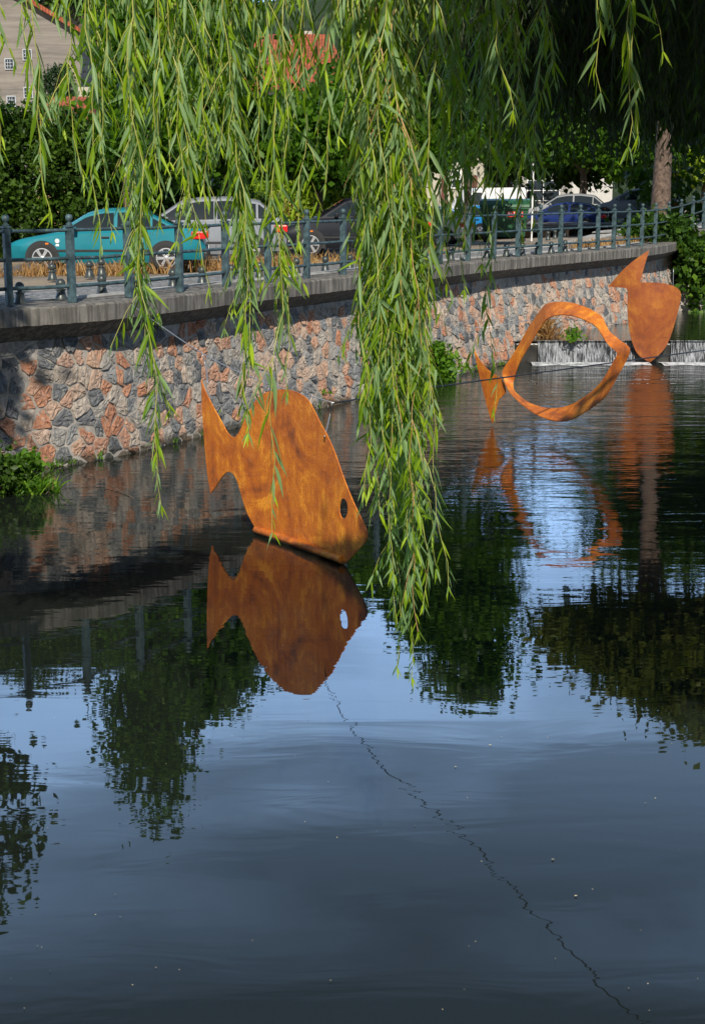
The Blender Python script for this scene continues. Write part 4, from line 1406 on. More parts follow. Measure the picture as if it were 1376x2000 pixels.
def crown_points(blobs, n_clump, per, spread, r=rng, hollow=0.45):
    """blobs: (cx,cy,cz,rx,ry,rz); leaves gather in clumps nearer the outside"""
    tot = sum(b[3] * b[4] * b[5] for b in blobs) ** 1.0
    P = []; Rn = []
    for b in blobs:
        k = max(3, int(n_clump * (b[3] * b[4] * b[5]) / tot))
        u = r.normal(size=(k, 3)); u /= np.linalg.norm(u, axis=1)[:, None]
        rad = (hollow + (1 - hollow) * r.random(k) ** 0.6)[:, None]
        C = np.array(b[:3]) + u * rad * np.array(b[3:])
        tone = r.random(k) * 0.45
        m_ = r.integers(int(per * .5), int(per * 1.5), k)
        rep = np.repeat(np.arange(k), m_)
        sp2 = (spread * (0.6 + 0.8 * r.random(k)))[rep][:, None]
        Q = C[rep] + r.normal(size=(len(rep), 3)) * sp2 * np.array([1, 1, .6])
        P.append(Q); Rn.append(np.clip(tone[rep] + r.random(len(rep)) * .55, 0, 1))
    return np.concatenate(P), np.concatenate(Rn)


def tree(name, label, base, height, blobs, mat, n_clump, per, spread, size, trunk_r=.15, bark='bark', cat='tree', group=None, lean=(0, 0), hollow=.45, fork=6, elong=1.6):
    o = empty(name, base); tag(o, label, cat, group)
    r = random.Random(hash(label) % 10000 if False else int(base[0] * 977 + base[1] * 131) % 9999)
    mb = MB()
    top = Vector((lean[0], lean[1], height * .72))
    pts = [Vector((0, 0, -.2)), Vector((0, 0, height * .12))] + [Vector((top.x * u + r.uniform(-.06, .06), top.y * u + r.uniform(-.06, .06), height * .72 * u)) for u in (.35, .6, .8, 1)]
    mb.tube(pts, [trunk_r * 1.25, trunk_r, trunk_r * .9, trunk_r * .7, trunk_r * .45, trunk_r * .2], 10)
    autosmooth(mb.build('trunk', M[bark], o), 60)
    for k in range(fork):
        b = blobs[k % len(blobs)]; u = r.uniform(.35, .8)
        s = Vector((top.x * u, top.y * u, height * .72 * u))
        e = Vector((b[0] + r.uniform(-.6, .6) * b[3], b[1] + r.uniform(-.6, .6) * b[4], b[2] + r.uniform(-.4, .6) * b[5]))
        m_ = s.lerp(e, .5) + Vector((0, 0, .12 * (e - s).length))
        mb = MB(); mb.tube([s, m_, e], [trunk_r * .45, trunk_r * .28, trunk_r * .1], 6); mb.build('limb', M[bark], o)
    rg = np.random.default_rng(int(abs(base[0]) * 1000 + abs(base[1]) * 17) + 3)
    P, Rn = crown_points(blobs, n_clump, per, spread, rg, hollow)
    V, Fc = leaf_cards(P, size, r=rg, elong=elong)
    mesh('crown', V, Fc, M[mat], o, attr={'rnd': np.repeat(Rn, 4)})
    return o


def gp(px, Y):
    X = xs(px, 430) * Y; return (X, Y, G(X, Y))


g_ = 'trees lining the far bank'
# left, dark
tree('broadleaf_tree', 'tall dark tree mirrored as the dark left margin of the river', gp(-330, 33), 14, [(1.4, 0, 9.2, 2.4, 3, 3.0), (1.4, 0, 7.6, 1.3, 2, .9), (-1.4, 1, 6, 3.0, 3, 4)], 'hedge', 330, 45, .42, .17, .22, group=g_)
tree('conifer_tree', 'dark conifer beside the right corner of the concrete house', gp(128, 82), 12, [(0, 0, 8.0, .7, .9, 1.3), (0, 0, 6.2, 1.3, 1.3, 1.5), (0, 0, 4, 1.9, 2.0, 1.8)], 'conifer', 330, 50, .28, .09, .2, elong=2.4, group=g_)
tree('maple_tree', 'tall pointed maple with pale thin trunk behind the teal car', gp(253, 35.5), 10.8, [(.9, 0, 3.6, 1.4, 1.8, 1.6), (.9, 0, 5.6, 1.4, 1.6, 1.7), (.15, 0, 7.4, 1.2, 1.3, 1.5), (.1, 0, 9.2, .65, .7, 1.4), (1.9, 0, 5.4, 1.2, 1.4, 1.6)], 'maple', 460, 52, .33, .125, .13, 'brown_bark', group=g_)
tree('maple_tree', 'maple with slim dark trunk behind the silver estate car', gp(440, 38), 9.5, [(-.9, 0, 5.2, 1.3, 1.6, 2.0), (.2, 0, 3.2, 1.8, 1.8, 1.0), (-.8, 0, 7.0, .9, 1, 1.0)], 'maple', 300, 52, .34, .13, .12, group=g_)
tree('maple_tree', 'small maple with forked dark trunk behind the black car', gp(624, 37.5), 6.8, [(0, 0, 3.0, 2.0, 1.8, 1.1), (.5, 0, 2.6, 1.4, 1.4, .8)], 'maple', 230, 52, .33, .13, .10, group=g_)
tree('maple_tree', 'maple behind the long willow bundle, trunk hidden by leaves', gp(755, 42), 8.5, [(0, 0, 4.2, 1.8, 2, 1.6), (.4, 0, 3.2, 1.8, 1.8, 1.0)], 'maple', 260, 52, .34, .14, .13, group=g_)
tree('maple_tree', 'bright leafed maple with pale thin trunk beside the bright blue car', gp(912, 43), 10.6, [(0, 0, 3.9, 2.2, 2, 1.2), (-.3, 0, 6.0, 2.0, 2, 1.7), (.2, 0, 8.0, 1.3, 1.4, 1.4)], 'maple', 430, 52, .35, .14, .11, 'brown_bark', group=g_)
tree('maple_tree', 'broad bright green maple above the dark blue hatchback', gp(1135, 76), 7.9, [(0, 0, 4.9, 4.3, 2.4, 2.1), (2.4, -1, 3.9, 2.4, 2, 1.5), (-2.6, 0, 4.3, 1.8, 2, 1.3)], 'maple', 520, 52, .42, .19, .2, group=g_)
tree('plane_tree', 'big tree with a thick sunlit brown trunk beside the railing at right', gp(1288, 47.5), 16, [(3.2, 0, 9.4, 4.0, 3.5, 2.3), (.2, 0, 8.6, 3.0, 3.0, 1.9), (6, 0, 8.0, 3.5, 3, 2.6), (-2.4, 0, 8.3, 1.6, 2.2, 1.0)], 'olive', 650, 52, .5, .20, .29, 'brown_bark', group=g_)
tree('broadleaf_tree', 'tree with dark shaded crown far right behind the railing', gp(1420, 58), 9, [(0, 0, 5.5, 4, 3, 3.2), (-3, 0, 6.6, 2.2, 2, 1.8)], 'hedge', 380, 52, .5, .2, .25, group=g_)
tree('broadleaf_tree', 'sunlit yellow green tree at the right margin beyond the railing', gp(1372, 78), 5.6, [(0, 0, 3.6, 2.2, 2, 2.0)], 'yellowish', 170, 50, .4, .2, .15, group=g_)
tree('broadleaf_tree', 'dark tree closing the background between hatchback and big brown trunk', gp(1245, 84), 11, [(0, 0, 6.8, 5, 3, 4.2), (-3, 0, 4, 3, 3, 2.5)], 'hedge', 420, 50, .6, .26, .25, group=g_)
tree('broadleaf_tree', 'dark green tree behind the maples left of centre', gp(350, 60), 6.5, [(.3, 0, 3.3, 4.0, 2.5, 1.9), (4, 0, 3.0, 3, 2.4, 1.6)], 'hedge', 420, 50, .5, .20, .25, group=g_)
tree('broadleaf_tree', 'dark green tree filling the gap right of centre behind the blue car', gp(990, 90), 8.0, [(0, 0, 5.0, 3.4, 3, 2.6), (-4, 0, 4.6, 3, 3, 2.3)], 'hedge', 260, 50, .6, .28, .2, group=g_)


tree('tall_tree', 'very tall dark tree behind the concrete house, showing mainly in the river mirror', gp(20, 118), 36, [(0, 0, 25, 6, 4, 9), (-6, 0, 23, 5, 4, 8)], 'hedge', 900, 60, .8, .24, .5, group=g_)
tree('tall_tree', 'very tall dark tree right of the concrete house, showing mainly in the river mirror', gp(175, 116), 33, [(0, 0, 24, 5, 4, 8)], 'hedge', 700, 60, .8, .24, .5, group=g_)


def bush(name, label, px, Y, w_, h, mat, n_clump, size, dz=0.0, cat='bush', group=None, kind=None, depth=1.2, base=None):
    b = base if base is not None else Vector(gp(px, Y))
    o = empty(name, b); tag(o, label, cat, group, kind)
    rg = np.random.default_rng(int(abs(px) * 7 + Y * 13))
    P, Rn = crown_points([(0, 0, h * .5 + dz, w_ / 2, depth, h * .52)], n_clump, 50, size * 1.8, rg, .35)
    P[:, 2] = np.abs(P[:, 2] - dz) + dz
    V, Fc = leaf_cards(P, size, r=rg)
    mesh('foliage', V, Fc, M[mat], o, attr={'rnd': np.repeat(Rn, 4)})
    mb = MB()
    for k in range(5):
        mb.tube([(0, 0, -.05), (w_ * .1 * (k - 2), 0, h * .3), (w_ * .2 * (k - 2), depth * .2, h * .65)], [.03, .02, .01], 5)
    mb.build('stems', M['bark'], o)
    return o


bush('ivy_hedge', 'dense dark ivy covered hedge behind the teal car at left', 60, 38, 7.6, 3.9, 'hedge', 950, .09, cat='hedge', depth=1.6)
bush('hedge', 'green hedge behind the silver estate car', 330, 43, 6.4, 2.2, 'hedge', 220, .13, cat='hedge', depth=1.2)
bush('hedge', 'pale flowering hedge behind the black car', 645, 46, 6.0, 2.5, 'yellowish', 260, .10, cat='hedge', depth=1.0)
bush('shrub', 'bright green shrub at the foot of the big brown trunk', 1285, 44.6, 2.0, .75, 'ivy', 80, .10, depth=.4)

# dry grass tufts
def grass(name, label, spots, mat, hgt, n, cat='grass', kind='stuff', lean=.35, wd=.012, parent=None, org=None):
    V = []; Fc = []; A = []
    for (c, rad) in spots:
        for _ in range(n):
            a = random.random() * 6.283; rr = rad * math.sqrt(random.random())
            b = Vector((c[0] + rr * math.cos(a), c[1] + rr * math.sin(a), c[2])); h = hgt * random.uniform(.4, 1.15)
            d = Vector((random.gauss(0, lean), random.gauss(0, lean), 1)).normalized(); s = d.cross(Vector((random.random() - .5, random.random() - .5, .1))).normalized() * wd
            m_ = b + d * h * .6; t_ = b + d * h + Vector((d.x, d.y, -.15)) * h * .35
            k = len(V); V += [b - s, b + s, m_ + s * .7, m_ - s * .7, t_]; Fc += [(k, k + 1, k + 2, k + 3), (k + 3, k + 2, k + 4)]; A += [random.random()] * 5
    if org is not None: V = [v - org for v in V]
    o = mesh(name, V, Fc, M[mat], parent, attr={'rnd': A})
    if org is not None: o.location = org
    if not parent: tag(o, label, cat, kind=kind)
    return o


spots = []
for px in range(-20, 860, 9):
    if random.random() < .3: continue
    yb = float(np.interp(px, [-20, 120, 350, 500, 700, 860], [540, 540, 533, 525, 516, 500]))
    spots.append((ong(px + random.uniform(-4, 4), yb + random.uniform(-5, 2)), .28))
grass('dry_grass', 'dry straw coloured grass along the edge of the parking strip', spots, 'drygrass', .34, 30)
spots = [(ong(px, y), .35) for px, y in ((1130, 487), (1140, 484), (1150, 484), (1162, 482), (1175, 481), (1190, 480), (1205, 479), (1220, 477), (1238, 476))]
grass('dry_grass', 'pale dry grass tufts behind the railing left of the big brown trunk', spots, 'drygrass', .3, 60)
spots = [(Vector(gp(px, 46)), .8) for px in (540, 560, 580)]
grass('tall_dry_grass', 'tall pinkish dry grass behind the black car', spots, 'drygrass', 1.9, 260, wd=.02, lean=.15)

# ivy on the wall end at right
rg = np.random.default_rng(11)
ivy = empty('ivy_bush', at(1352, 540, 44.5)); tag(ivy, 'green ivy hanging over the end of the wall at the right margin', 'bush')
P = []
for k in range(170):
    px = rg.uniform(1324, 1400); py = rg.uniform(462, 640)
    if px < 1340 + max(0, (py - 560)) * .55 and py > 500: px += 14 + max(0, py - 560) * .4
    c = at(px, py, rg.uniform(43.6, 46.5)); P.append(np.array(c) + rg.normal(size=(34, 3)) * .16)
P = np.concatenate(P) - np.array(ivy.location)
V, Fc = leaf_cards(P, .15, r=rg)
mesh('foliage', V, Fc, M['ivy'], ivy, attr={'rnd': np.repeat(rg.random(len(P)), 4)})
mb = MB()
for k in range(6): mb.tube([at(1345 + k * 8, 470, 45.5) - Vector(ivy.location), at(1350 + k * 7, 560, 45) - Vector(ivy.location), at(1355 + k * 6, 640, 45) - Vector(ivy.location)], [.03, .02, .01], 5)
mb.build('stems', M['bark'], ivy)
# dark wooded bank closing the upper river
rg = np.random.default_rng(12)
o = empty('riverside_thicket', (22, 62, .5)); tag(o, 'dark shaded thicket on the upper river bank at the right margin', 'thicket')
P, Rn = crown_points([(0, 0, 3, 11, 3, 4.5), (-6, -4, 1.0, 3.4, 2.5, 2.2), (8, -4, 6, 7, 4, 5)], 520, 50, .5, rg, .3)
V, Fc = leaf_cards(P, .24, r=rg)
mesh('foliage', V, Fc, M['hedge'], o, attr={'rnd': np.repeat(Rn, 4)})
mb = MB()
for k in range(8): mb.tube([(-8 + k * 2.2, 0, -.6), (-8 + k * 2.2 + .3, 0, 2), (-8.4 + k * 2.4, 0, 5)], [.14, .1, .04], 7)
mb.build('trunks', M['bark'], o)
# short lit masonry stub at the water beyond the wall corner
mb = MB(); pst = onz(1347, 606, UZ); mb.box((pst.x, pst.y, UZ + .35), (1.1, .8, .9), bev=.08)
o = mb.build('stone_block', M['mortar']); tag(o, 'pale block of masonry at the water under the ivy', 'block')
for (px, py, w_, h_, n_, sz, lab) in ((1340, 596, .9, .8, 26, .10, 'small bright weed beside the far fish under the ivy'),):
    bush('weed', lab, px, 1, w_, h_, 'weed', n_, sz, cat='weed', depth=.35, base=onz(px, py, UZ))

# plants at the foot of the wall
def weed(px, py, w_, h_, n_, sz, lab, mat='weed', z=0.0):
    bush('weed', lab, px, py, w_, h_, mat, n_, sz, cat='weed', depth=w_ * .35, base=onz(px, py, z))


weed(852, 743, .8, .75, 34, .075, 'leafy weed at the foot of the wall right of the long willow bundle')
weed(842, 700, .5, .5, 14, .07, 'small green weed sprouting from the wall beside the willow bundle')
weed(388, 845, .35, .45, 10, .05, 'tiny weed in the wall just left of the near fish tail')
weed(603, 795, .35, .3, 12, .05, 'tiny weed at the wall foot right of the near fish head')
weed(1118, 668, .25, .5, 5, .05, 'thin green weed above the weir by the wall', z=UZ)
weed(-5, 962, 1.1, .55, 34, .05, 'dark green leafy bush in the water at the lower left of the wall', 'hedge')
weed(58, 960, .5, .5, 10, .05, 'bright green leafy bush against the wall at the lower left')
og = onz(70, 962)
grass('grass_tuft', 'bright green grass tuft at the water edge at lower left', [(onz(x, y), .12) for x, y in ((45, 965), (62, 964), (80, 963), (100, 960))], 'weed', .42, 26, 'grass tuft', None, lean=.6, org=og)
og = onz(1068, 700)
grass('grass_tuft', 'yellow green grass drooping at the left end of the weir', [(onz(x, y) + Vector((0, 0, h)), .14) for x, y, h in ((1058, 700, .15), (1066, 699, .5), (1076, 698, .3), (1060, 698, .7))], 'drygrass', .65, 60, 'grass tuft', None, lean=.55, wd=.015, org=og)
og = onz(1066, 700)
grass('grass_tuft', 'green grass blades in front of the dry tuft at the weir', [(onz(1055, 701), .2), (onz(1075, 700), .2)], 'weed', .5, 34, 'grass tuft', None, lean=.5, wd=.014, org=og)
spots = []
for k in range(46):
    s = random.uniform(sA + 13, sB - 1); p = wallpt(s, 0.02, 0.05); spots.append((Vector(p), .06))
grass('wall_grass', 'short grass and moss along the waterline of the stone wall', spots, 'weed', .14, 9, wd=.008)
# floating twig
wire('floating_twig', [onz(90, 968) + Vector((0, 0, .02)), onz(122, 944) + Vector((0, 0, .08)), onz(165, 938) + Vector((0, 0, .1)), onz(210, 950) + Vector((0, 0, .04)), onz(262, 974) + Vector((0, 0, .0))],
     .005, M['bark'], 'thin brown twig arching over the water by the lower left bush', 'twig')
# petals and seeds on the water
V = []; Fc = []
for k in range(70):
    px = random.uniform(0, 1376); py = 1150 + 830 * random.random() ** .8
    p = onz(px, py, .006); s = random.uniform(.002, .005) * (2.2 if random.random() < .08 else 1); a = random.random() * 6.28
    b = len(V); V += [(p.x + s * math.cos(a + q), p.y + s * math.sin(a + q) * random.uniform(.5, 1), p.z + random.uniform(0, .003)) for q in (0, 1.57, 3.14, 4.71)]; Fc.append((b, b + 1, b + 2, b + 3))
tag(mesh('floating_petals', V, Fc, M['petal']), 'tiny pale petals and seeds floating on the calm river', 'petals', kind='stuff')

# ------------------------------------------------------------------ the willow
wil = empty('willow_tree', (3.2, 1.0, 1.8)); tag(wil, 'weeping willow on the near bank with long hanging leafy branches across the top', 'tree')
wo = Vector(wil.location)
mb = MB(); mb.tube([Vector((0, 0, -.3)), Vector((0, 0, .8)), Vector((.2, .3, 2.6)), Vector((.1, .8, 4.4)), Vector((-.3, 1.6, 6.2))], [.55, .42, .36, .3, .2], 14)
autosmooth(mb.build('trunk', M['bark'], wil), 60)
for e in ((-1.4, 3.6, 5.6), (-5.6, 5.9, 4.5), (-3.4, 5.3, 4.5), (.5, 7.5, 4.6), (2.5, 7.0, 4.6), (1.2, 5, 5.4)):
    s = Vector((.1, .9, 4.2)); e = Vector(e); m_ = s.lerp(e, .5) + Vector((0, 0, .45))
    mb = MB(); mb.tube([s, m_, e], [.2, .12, .04], 8); autosmooth(mb.build('limb', M['bark'], wil), 60)

LT = np.array([0.0, .18, .42, .70, 1.0]); LW = np.array([.12, .78, 1.0, .62, .0])


def make_strand(pts, leaf, gap, rad=.0026, seed=0, start=0.0, tipleaf=True, droop=1.0, litter=1.0):
    """pts: world polyline from top to tip -> stem mesh data, leaf mesh data"""
    r = np.random.default_rng(seed)
    P = catmull([Vector(p) for p in pts], 8)
    D = [0.0]
    for i in range(1, len(P)): D.append(D[-1] + (P[i] - P[i - 1]).length)
    tot = D[-1]
    A_ = np.array([tuple(p) for p in P]); D = np.array(D)
    f = lambda d: np.array([np.interp(d, D, A_[:, k]) for k in range(3)])
    ph = r.uniform(0, 6.28, 4); amp = .012
    wob = lambda d: np.array([amp * math.sin(d * 9 + ph[0]) + amp * .5 * math.sin(d * 23 + ph[1]), amp * math.sin(d * 8 + ph[2]), 0])
    n = max(6, int(tot / .09))
    stem = [Vector(f(tot * k / n) + wob(tot * k / n)) for k in range(n + 1)]
    sm = MB(); sm.tube(stem, [rad * (1.25 - .8 * k / n) for k in range(n + 1)], 4, False)
    V = []; Fc = []; A = []
    d = start; side = 0

    def leafat(b, dirv, L, wdt, tone):
        dirv = dirv / np.linalg.norm(dirv)
        s_ = np.cross(dirv, r.normal(size=3)); s_ /= np.linalg.norm(s_); nn_ = np.cross(s_, dirv)
        k = len(V); bendv = nn_ * r.uniform(-.22, .22) + np.array([0, 0, -.18])
        for i in range(5):
            u = LT[i]; c = b + dirv * L * u + bendv * L * u * u
            w_ = wdt * LW[i]
            if i < 4:
                V.extend([c - s_ * w_ + nn_ * w_ * .5, c, c + s_ * w_ + nn_ * w_ * .5]); A.extend([tone] * 3)
            else: V.append(c); A.append(tone)
        for i in range(3):
            a = k + i * 3
            Fc.extend([(a, a + 3, a + 4, a + 1), (a + 1, a + 4, a + 5, a + 2)])
        a = k + 9; Fc.extend([(a, k + 12, a + 1), (a + 1, k + 12, a + 2)])
    base_tone = r.uniform(0, .3)
    while d < tot:
        b = f(d) + wob(d); tip = max(0, 1 - (tot - d) / .35)
        ang = r.uniform(0, 6.28); open_ = r.uniform(.22, .75) * (1 + .4 * (r.random() < .12))
        dirv = np.array([math.cos(ang) * open_, math.sin(ang) * open_, -1.0])
        if r.random() < .06: dirv[2] = -.2
        L = leaf * r.uniform(.55, 1.2) * (1 - .55 * tip)
        leafat(b, dirv, L, L * r.uniform(.050, .078), min(1, base_tone + r.random() ** 1.6 * .65 + .3 * tip))
        if r.random() < .10 and tot - d > .3:      # short side twig
            tw = r.uniform(.10, .28); a2 = r.uniform(0, 6.28); dv = np.array([math.cos(a2) * .5, math.sin(a2) * .5, -.9])
            e = b + dv * tw; m_ = b + dv * tw * .5 + np.array([0, 0, .02])
            sm.tube([Vector(b), Vector(m_), Vector(e)], [.0018, .0015, .001], 3, False)
            for q in range(int(tw / .03)):
                bb = b + dv * (q + 1) * .03; a3 = r.uniform(0, 6.28)
                leafat(bb, np.array([math.cos(a3) * .5, math.sin(a3) * .5, -1]), leaf * r.uniform(.4, .75), leaf * .05, min(1, base_tone + .3 + r.random() * .4))
        d += gap * r.uniform(.45, 1.5)
    if tipleaf:
        b = f(tot) + wob(tot)
        for q in range(4): leafat(b, np.array([r.normal() * .35, r.normal() * .35, -1]), leaf * r.uniform(.3, .55), leaf * .035, 1.0)
    return sm.V, sm.F, V, Fc, A


strands = []     # (pts, Y-depth, leaf, gap)


def S_(path, Y, leaf=.12, gap=.030, drift=0.25):
    pts = []
    n = len(path)
    for i, (x, y) in enumerate(path):
        u = i / (n - 1)
        pts.append(at(x, y, Y - drift * u))
    pts.insert(0, pts[0] + Vector((0.04 * math.sin(path[0][0]), 0.12, 1.15 + 0.2 * math.sin(path[0][0] * 1.7))))
    strands.append((pts, leaf, gap, Y))


def jit(path, dx, r, tip=0):
    o_ = r.uniform(-dx, dx); o2 = r.uniform(-dx, dx)
    n = len(path)
    return [(x + o_ + (o2 - o_) * i / (n - 1), y + (tip if i == n - 1 else 0)) for i, (x, y) in enumerate(path)]


r0 = random.Random(21)
S_([(60, -60), (68, 80), (74, 200), (84, 310), (94, 415)], 5.6)
S_([(40, -60), (52, 40), (66, 150), (72, 250), (78, 300)], 6.0)
S_([(128, -60), (134, 60), (140, 180), (150, 300), (156, 352)], 5.8)
S_([(170, -60), (172, 120), (182, 250), (190, 380), (195, 478)], 5.6)
S_([(176, -60), (186, 60), (196, 220), (208, 340), (212, 452)], 6.0)
S_([(-20, -60), (-14, 120), (-4, 300)], 5.8)
for tipx, tipy, k in ((318, 985, 0), (305, 900, 1), (330, 800, 2), (285, 690, 3), (312, 610, 4), (268, 560, 5)):
    pth = [(250 + k * 4, -60), (262 + r0.uniform(-8, 8), 150), (268 + r0.uniform(-8, 8), 320), (270 + r0.uniform(-6, 10), 480)]
    if tipy > 650: pth += [(288 + r0.uniform(-6, 6), 620)]
    if tipy > 750: pth += [(300 + r0.uniform(-6, 6), 720)]
    S_(pth + [(tipx, tipy)], 5.5 + .12 * k)
for tipx, tipy, k in ((400, 560, 0), (348, 470, 1), (385, 430, 2), (358, 395, 3)):
    S_([(330 + k * 8, -60), (345 + k * 6, 160), (372 - k * 2, 330), (tipx, tipy)], 5.7 + .15 * k)
for tipx, tipy, k in ((480, 845, 0), (478, 790, 1), (497, 705, 2), (468, 640, 3), (450, 600, 4), (500, 640, 5), (486, 560, 6), (462, 520, 7), (441, 640, 8)):
    pth = [(440 + k * 5, -60), (455 + r0.uniform(-12, 12), 180), (470 + r0.uniform(-12, 12), 380), (478 + r0.uniform(-10, 10), 490)]
    if tipy > 680: pth += [(485 + r0.uniform(-5, 5), 640)]
    S_(pth + [(tipx, tipy)], 5.6 + .12 * k, gap=.028)
S_([(520, -60), (532, 200), (540, 420), (546, 600), (534, 760), (528, 900), (531, 1040)], 5.5, gap=.040)
S_([(560, -60), (556, 250), (556, 450), (560, 640), (566, 765)], 5.7)
S_([(566, -60), (560, 240), (545, 430), (552, 560), (557, 620)], 6.0)
S_([(500, -60), (520, 240), (524, 430), (540, 640)], 6.3, gap=.04)
S_([(590, -60), (594, 200), (586, 380), (590, 470)], 5.9)
# curtain
for k in range(34):
    x = r0.uniform(165, 720); tip = r0.uniform(190, 445) if x > 220 else r0.uniform(150, 300)
    if 560 < x < 700: tip = min(tip, r0.uniform(200, 400))
    if 165 < x < 230: 
        if r0.random() < .5: continue
    sw_ = r0.uniform(-18, 18)
    S_([(x, -60), (x + sw_ * .4, tip * .4), (x + sw_ * .8 + r0.uniform(-5, 5), tip * .75), (x + sw_, tip)], r0.uniform(5.6, 7.3), leaf=.12, gap=.034)
# the long bundle
for k in range(92):
    u = r0.random(); x0 = r0.gauss(774, 30); x0 = min(max(x0, 714), 838)
    cen = 1 - abs(x0 - 795) / 95
    tip = r0.uniform(560, 860) + max(0, cen) * r0.uniform(20, 330)
    xt = x0 + r0.uniform(-8, 22)
    if tip > 900: xt = 760 + (x0 - 740) * .62 + r0.uniform(-8, 12)
    top = x0 + r0.uniform(-75, 25)
    S_([(top, -60), (x0 - 25 + r0.uniform(-20, 15), 180), (x0 - 5 + r0.uniform(-8, 8), 400), (x0 + r0.uniform(-6, 6), 620), (x0 + (xt - x0) * .5, (620 + tip) / 2 if tip > 700 else tip - 40), (xt, max(tip, 720))], r0.uniform(5.5, 6.7), leaf=.115, gap=.026)
for tx, ty in ((772, 1300), (808, 1322), (812, 1235), (780, 1215), (828, 1180), (760, 1120), (845, 1110), (795, 1150)):
    x0 = 700 + (tx - 740) * .8
    S_([(x0 - 20, -60), (x0, 200), (x0 + 20, 450), (tx - 35, 700), (tx - 14, 950), (tx, ty - 120), (tx, ty)], r0.uniform(5.5, 6.2), leaf=.12, gap=.028)
S_([(845, -60), (842, 250), (835, 500), (838, 750), (850, 930), (864, 1060), (871, 1145)], 5.6)
S_([(720, -60), (706, 250), (704, 500), (712, 740), (722, 880), (716, 960)], 5.6)
# right of the bundle
for tx, ty in ((862, 565), (905, 565), (880, 520), (935, 515), (912, 470), (925, 400), (958, 455), (1014, 455), (1044, 430), (985, 375), (1062, 330), (870, 470), (895, 350), (950, 330), (1020, 380)):
    x0 = tx + r0.uniform(-30, 10)
    S_([(x0, -60), (x0 + 5, ty * .3), (tx - 5 + r0.uniform(-10, 10), ty * .7), (tx, ty)], r0.uniform(6.4, 7.6), leaf=.125, gap=.036)
S_([(950, -60), (962, 150), (975, 320), (958, 480), (953, 590), (962, 700), (966, 800)], 7.4, leaf=.12, gap=.05)
S_([(960, -60), (968, 20), (975, 90), (990, 160), (1000, 215)], 5.6, leaf=.14)
S_([(1230, -60), (1232, 60), (1226, 180), (1222, 285)], 5.4, leaf=.15)
S_([(1236, -60), (1240, 80), (1236, 200), (1240, 262)], 5.4, leaf=.15, gap=.05)
S_([(1160, -60), (1164, 40), (1168, 120), (1176, 180)], 5.4, leaf=.15, gap=.05)
S_([(1285, -60), (1280, 10), (1292, 100)], 5.6, leaf=.13, gap=.05)
S_([(1190, -60), (1196, 20), (1205, 60)], 5.6, leaf=.13, gap=.05)

data = []
for k, (pts, leaf, gap, Y) in enumerate(strands):
    data.append((Y, make_strand(pts, leaf, gap, seed=k + 50, start=.01)))
order = sorted(range(len(data)), key=lambda i: -len(data[i][1][2]))
for n_, i in enumerate(order[:96]):
    sV, sF, lV, lF, A = data[i][1]
    b = mesh('hanging_branch', [Vector(v) - wo for v in sV], sF, M['stem_old'] if n_ % 9 == 4 else M['stem'], wil)
    mesh('leaves', np.array(lV) - np.array(wo), lF, M['willow'], b, attr={'rnd': A}, smooth=True)


def merged(items, name, mat, what):
    V = []; Fc = []; A = []
    for d in items:
        b = len(V)
        if what == 'leaf': V.extend(d[2]); Fc.extend(tuple(q + b for q in f) for f in d[3]); A.extend(d[4])
        else: V.extend(tuple(v) for v in d[0]); Fc.extend(tuple(q + b for q in f) for f in d[1])
    o = mesh(name, np.array([tuple(v) for v in V]) - np.array(wo), Fc, mat, wil, attr={'rnd': A} if what == 'leaf' else None, smooth=what == 'leaf')
    o['kind'] = 'stuff'; return o


rest = [data[i][1] for i in order[96:]]
merged(rest, 'more_branches', M['stem'], 'stem'); merged(rest, 'more_leaves', M['willow'], 'leaf')
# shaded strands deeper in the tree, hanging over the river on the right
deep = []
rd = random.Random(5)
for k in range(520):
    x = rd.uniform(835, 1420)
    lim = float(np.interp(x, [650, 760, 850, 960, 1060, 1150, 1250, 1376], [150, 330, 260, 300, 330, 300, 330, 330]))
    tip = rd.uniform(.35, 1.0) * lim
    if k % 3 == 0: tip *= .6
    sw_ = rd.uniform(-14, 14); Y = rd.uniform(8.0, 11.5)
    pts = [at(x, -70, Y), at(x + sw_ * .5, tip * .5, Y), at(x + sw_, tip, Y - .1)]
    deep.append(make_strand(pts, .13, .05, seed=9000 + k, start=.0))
merged(deep, 'shaded_branches', M['stem_dark'], 'stem'); merged(deep, 'shaded_leaves', M['willow_dark'], 'leaf')
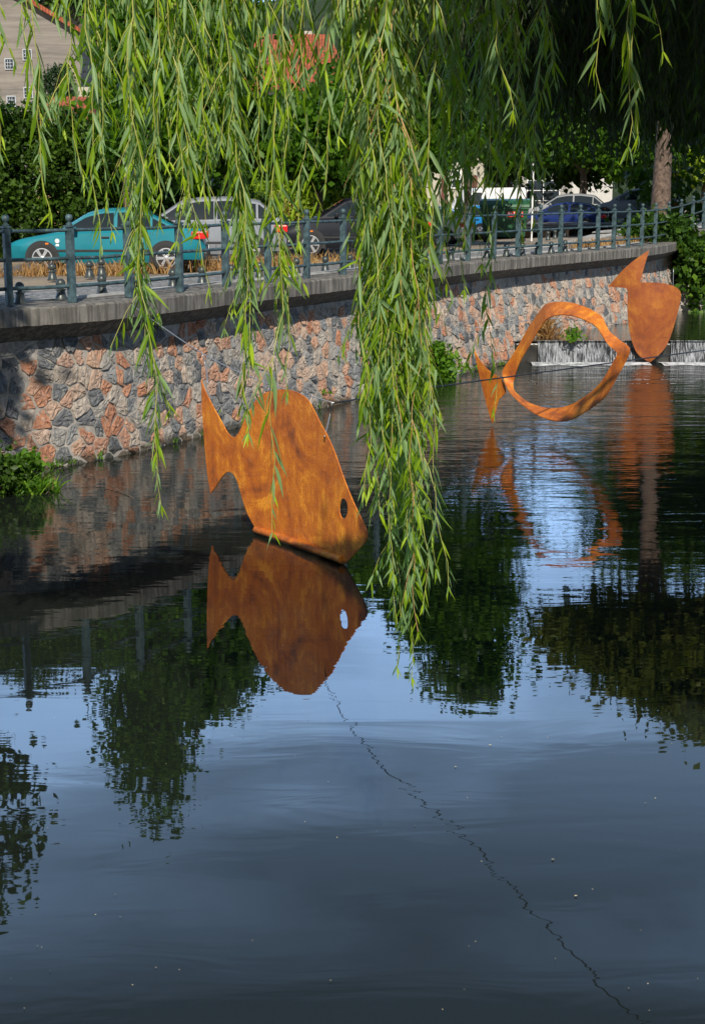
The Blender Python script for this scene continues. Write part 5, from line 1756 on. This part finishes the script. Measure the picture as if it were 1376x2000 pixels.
# unseen leafy crown above the frame, its clumps placed to shade the right half
rg = np.random.default_rng(31)
P, Rn = crown_points([(5.6, 8.2, 7.6, 4.2, 3.6, 1.5), (3.9, 9.8, 6.9, 2.2, 2.4, .9), (4.2, 5.0, 7.8, 2.8, 2.4, 1.2), (9, 9.5, 7.0, 2.5, 3, 1.6), (7.5, 11.2, 6.6, 3.5, 1.6, .9), (4.6, 3.0, 7.0, 3.0, 2.6, 1.5), (6.5, 5.5, 7.4, 3.4, 3, 1.8), (3.6, 7.0, 6.6, 1.8, 2.2, .9), (6.2, 9.4, 6.9, 4.6, 2.2, 1.2), (4.4, 8.0, 6.6, 2.4, 2.2, .9), (1.95, 2.7, 7.4, 1.6, 1.5, 1.15), (3.0, 4.2, 6.9, 1.6, 1.5, .9)], 3300, 60, .34, rg, .1)
V, Fc = leaf_cards(P, .11, r=rg, elong=3.0, up=1.2)
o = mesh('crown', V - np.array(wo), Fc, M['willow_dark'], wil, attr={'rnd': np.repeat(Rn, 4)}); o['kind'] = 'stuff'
def inv_(px, py, Y): p = at(px, py, Y); return (p.x, p.y, p.z)
P, Rn = crown_points([(-1.0, 6.1, 5.45, 2.2, .5, .25), (.6, 5.9, 5.45, 1.6, .45, .25), (-2.6, 6.3, 5.5, 1.2, .5, .25)], 240, 60, .2, rg, .1)
V, Fc = leaf_cards(P, .045, r=rg, elong=4, up=2.0)
o = mesh('crown', V - np.array(wo), Fc, M['willow'], wil, attr={'rnd': np.repeat(Rn, 4)}); o['kind'] = 'stuff'
P, Rn = crown_points([(*inv_(1240, -30, 10.0), 1.5, .7, .75), (*inv_(1120, 10, 9.8), .75, .6, .75), (*inv_(1000, -60, 9.8), .7, .6, .55), (*inv_(1340, 60, 10.4), .6, .5, .8)], 380, 60, .16, rg, .0)
V, Fc = leaf_cards(P, .035, r=rg, elong=4.5, up=2.0)
o = mesh('crown', V - np.array(wo), Fc, M['willow_dark'], wil, attr={'rnd': np.repeat(Rn * .5, 4)}); o['kind'] = 'stuff'  # leaf tones halved so this mass reads as deep shade
nb = (-7.2, 1.0, 1.8)  # tree out of view, added to shade the left end of the wall
tree('broadleaf_tree', 'unseen leafy tree on the near bank, placed to shade the left end of the wall', nb, 10.5,
     [(.9, 6.4, 8.4, 2.0, 3.0, 2.4), (-1.5, 5.0, 8.0, 1.6, 2.0, 1.4)], 'hedge', 1100, 60, .38, .17, .35, lean=(-.5, 1.0), hollow=.1)
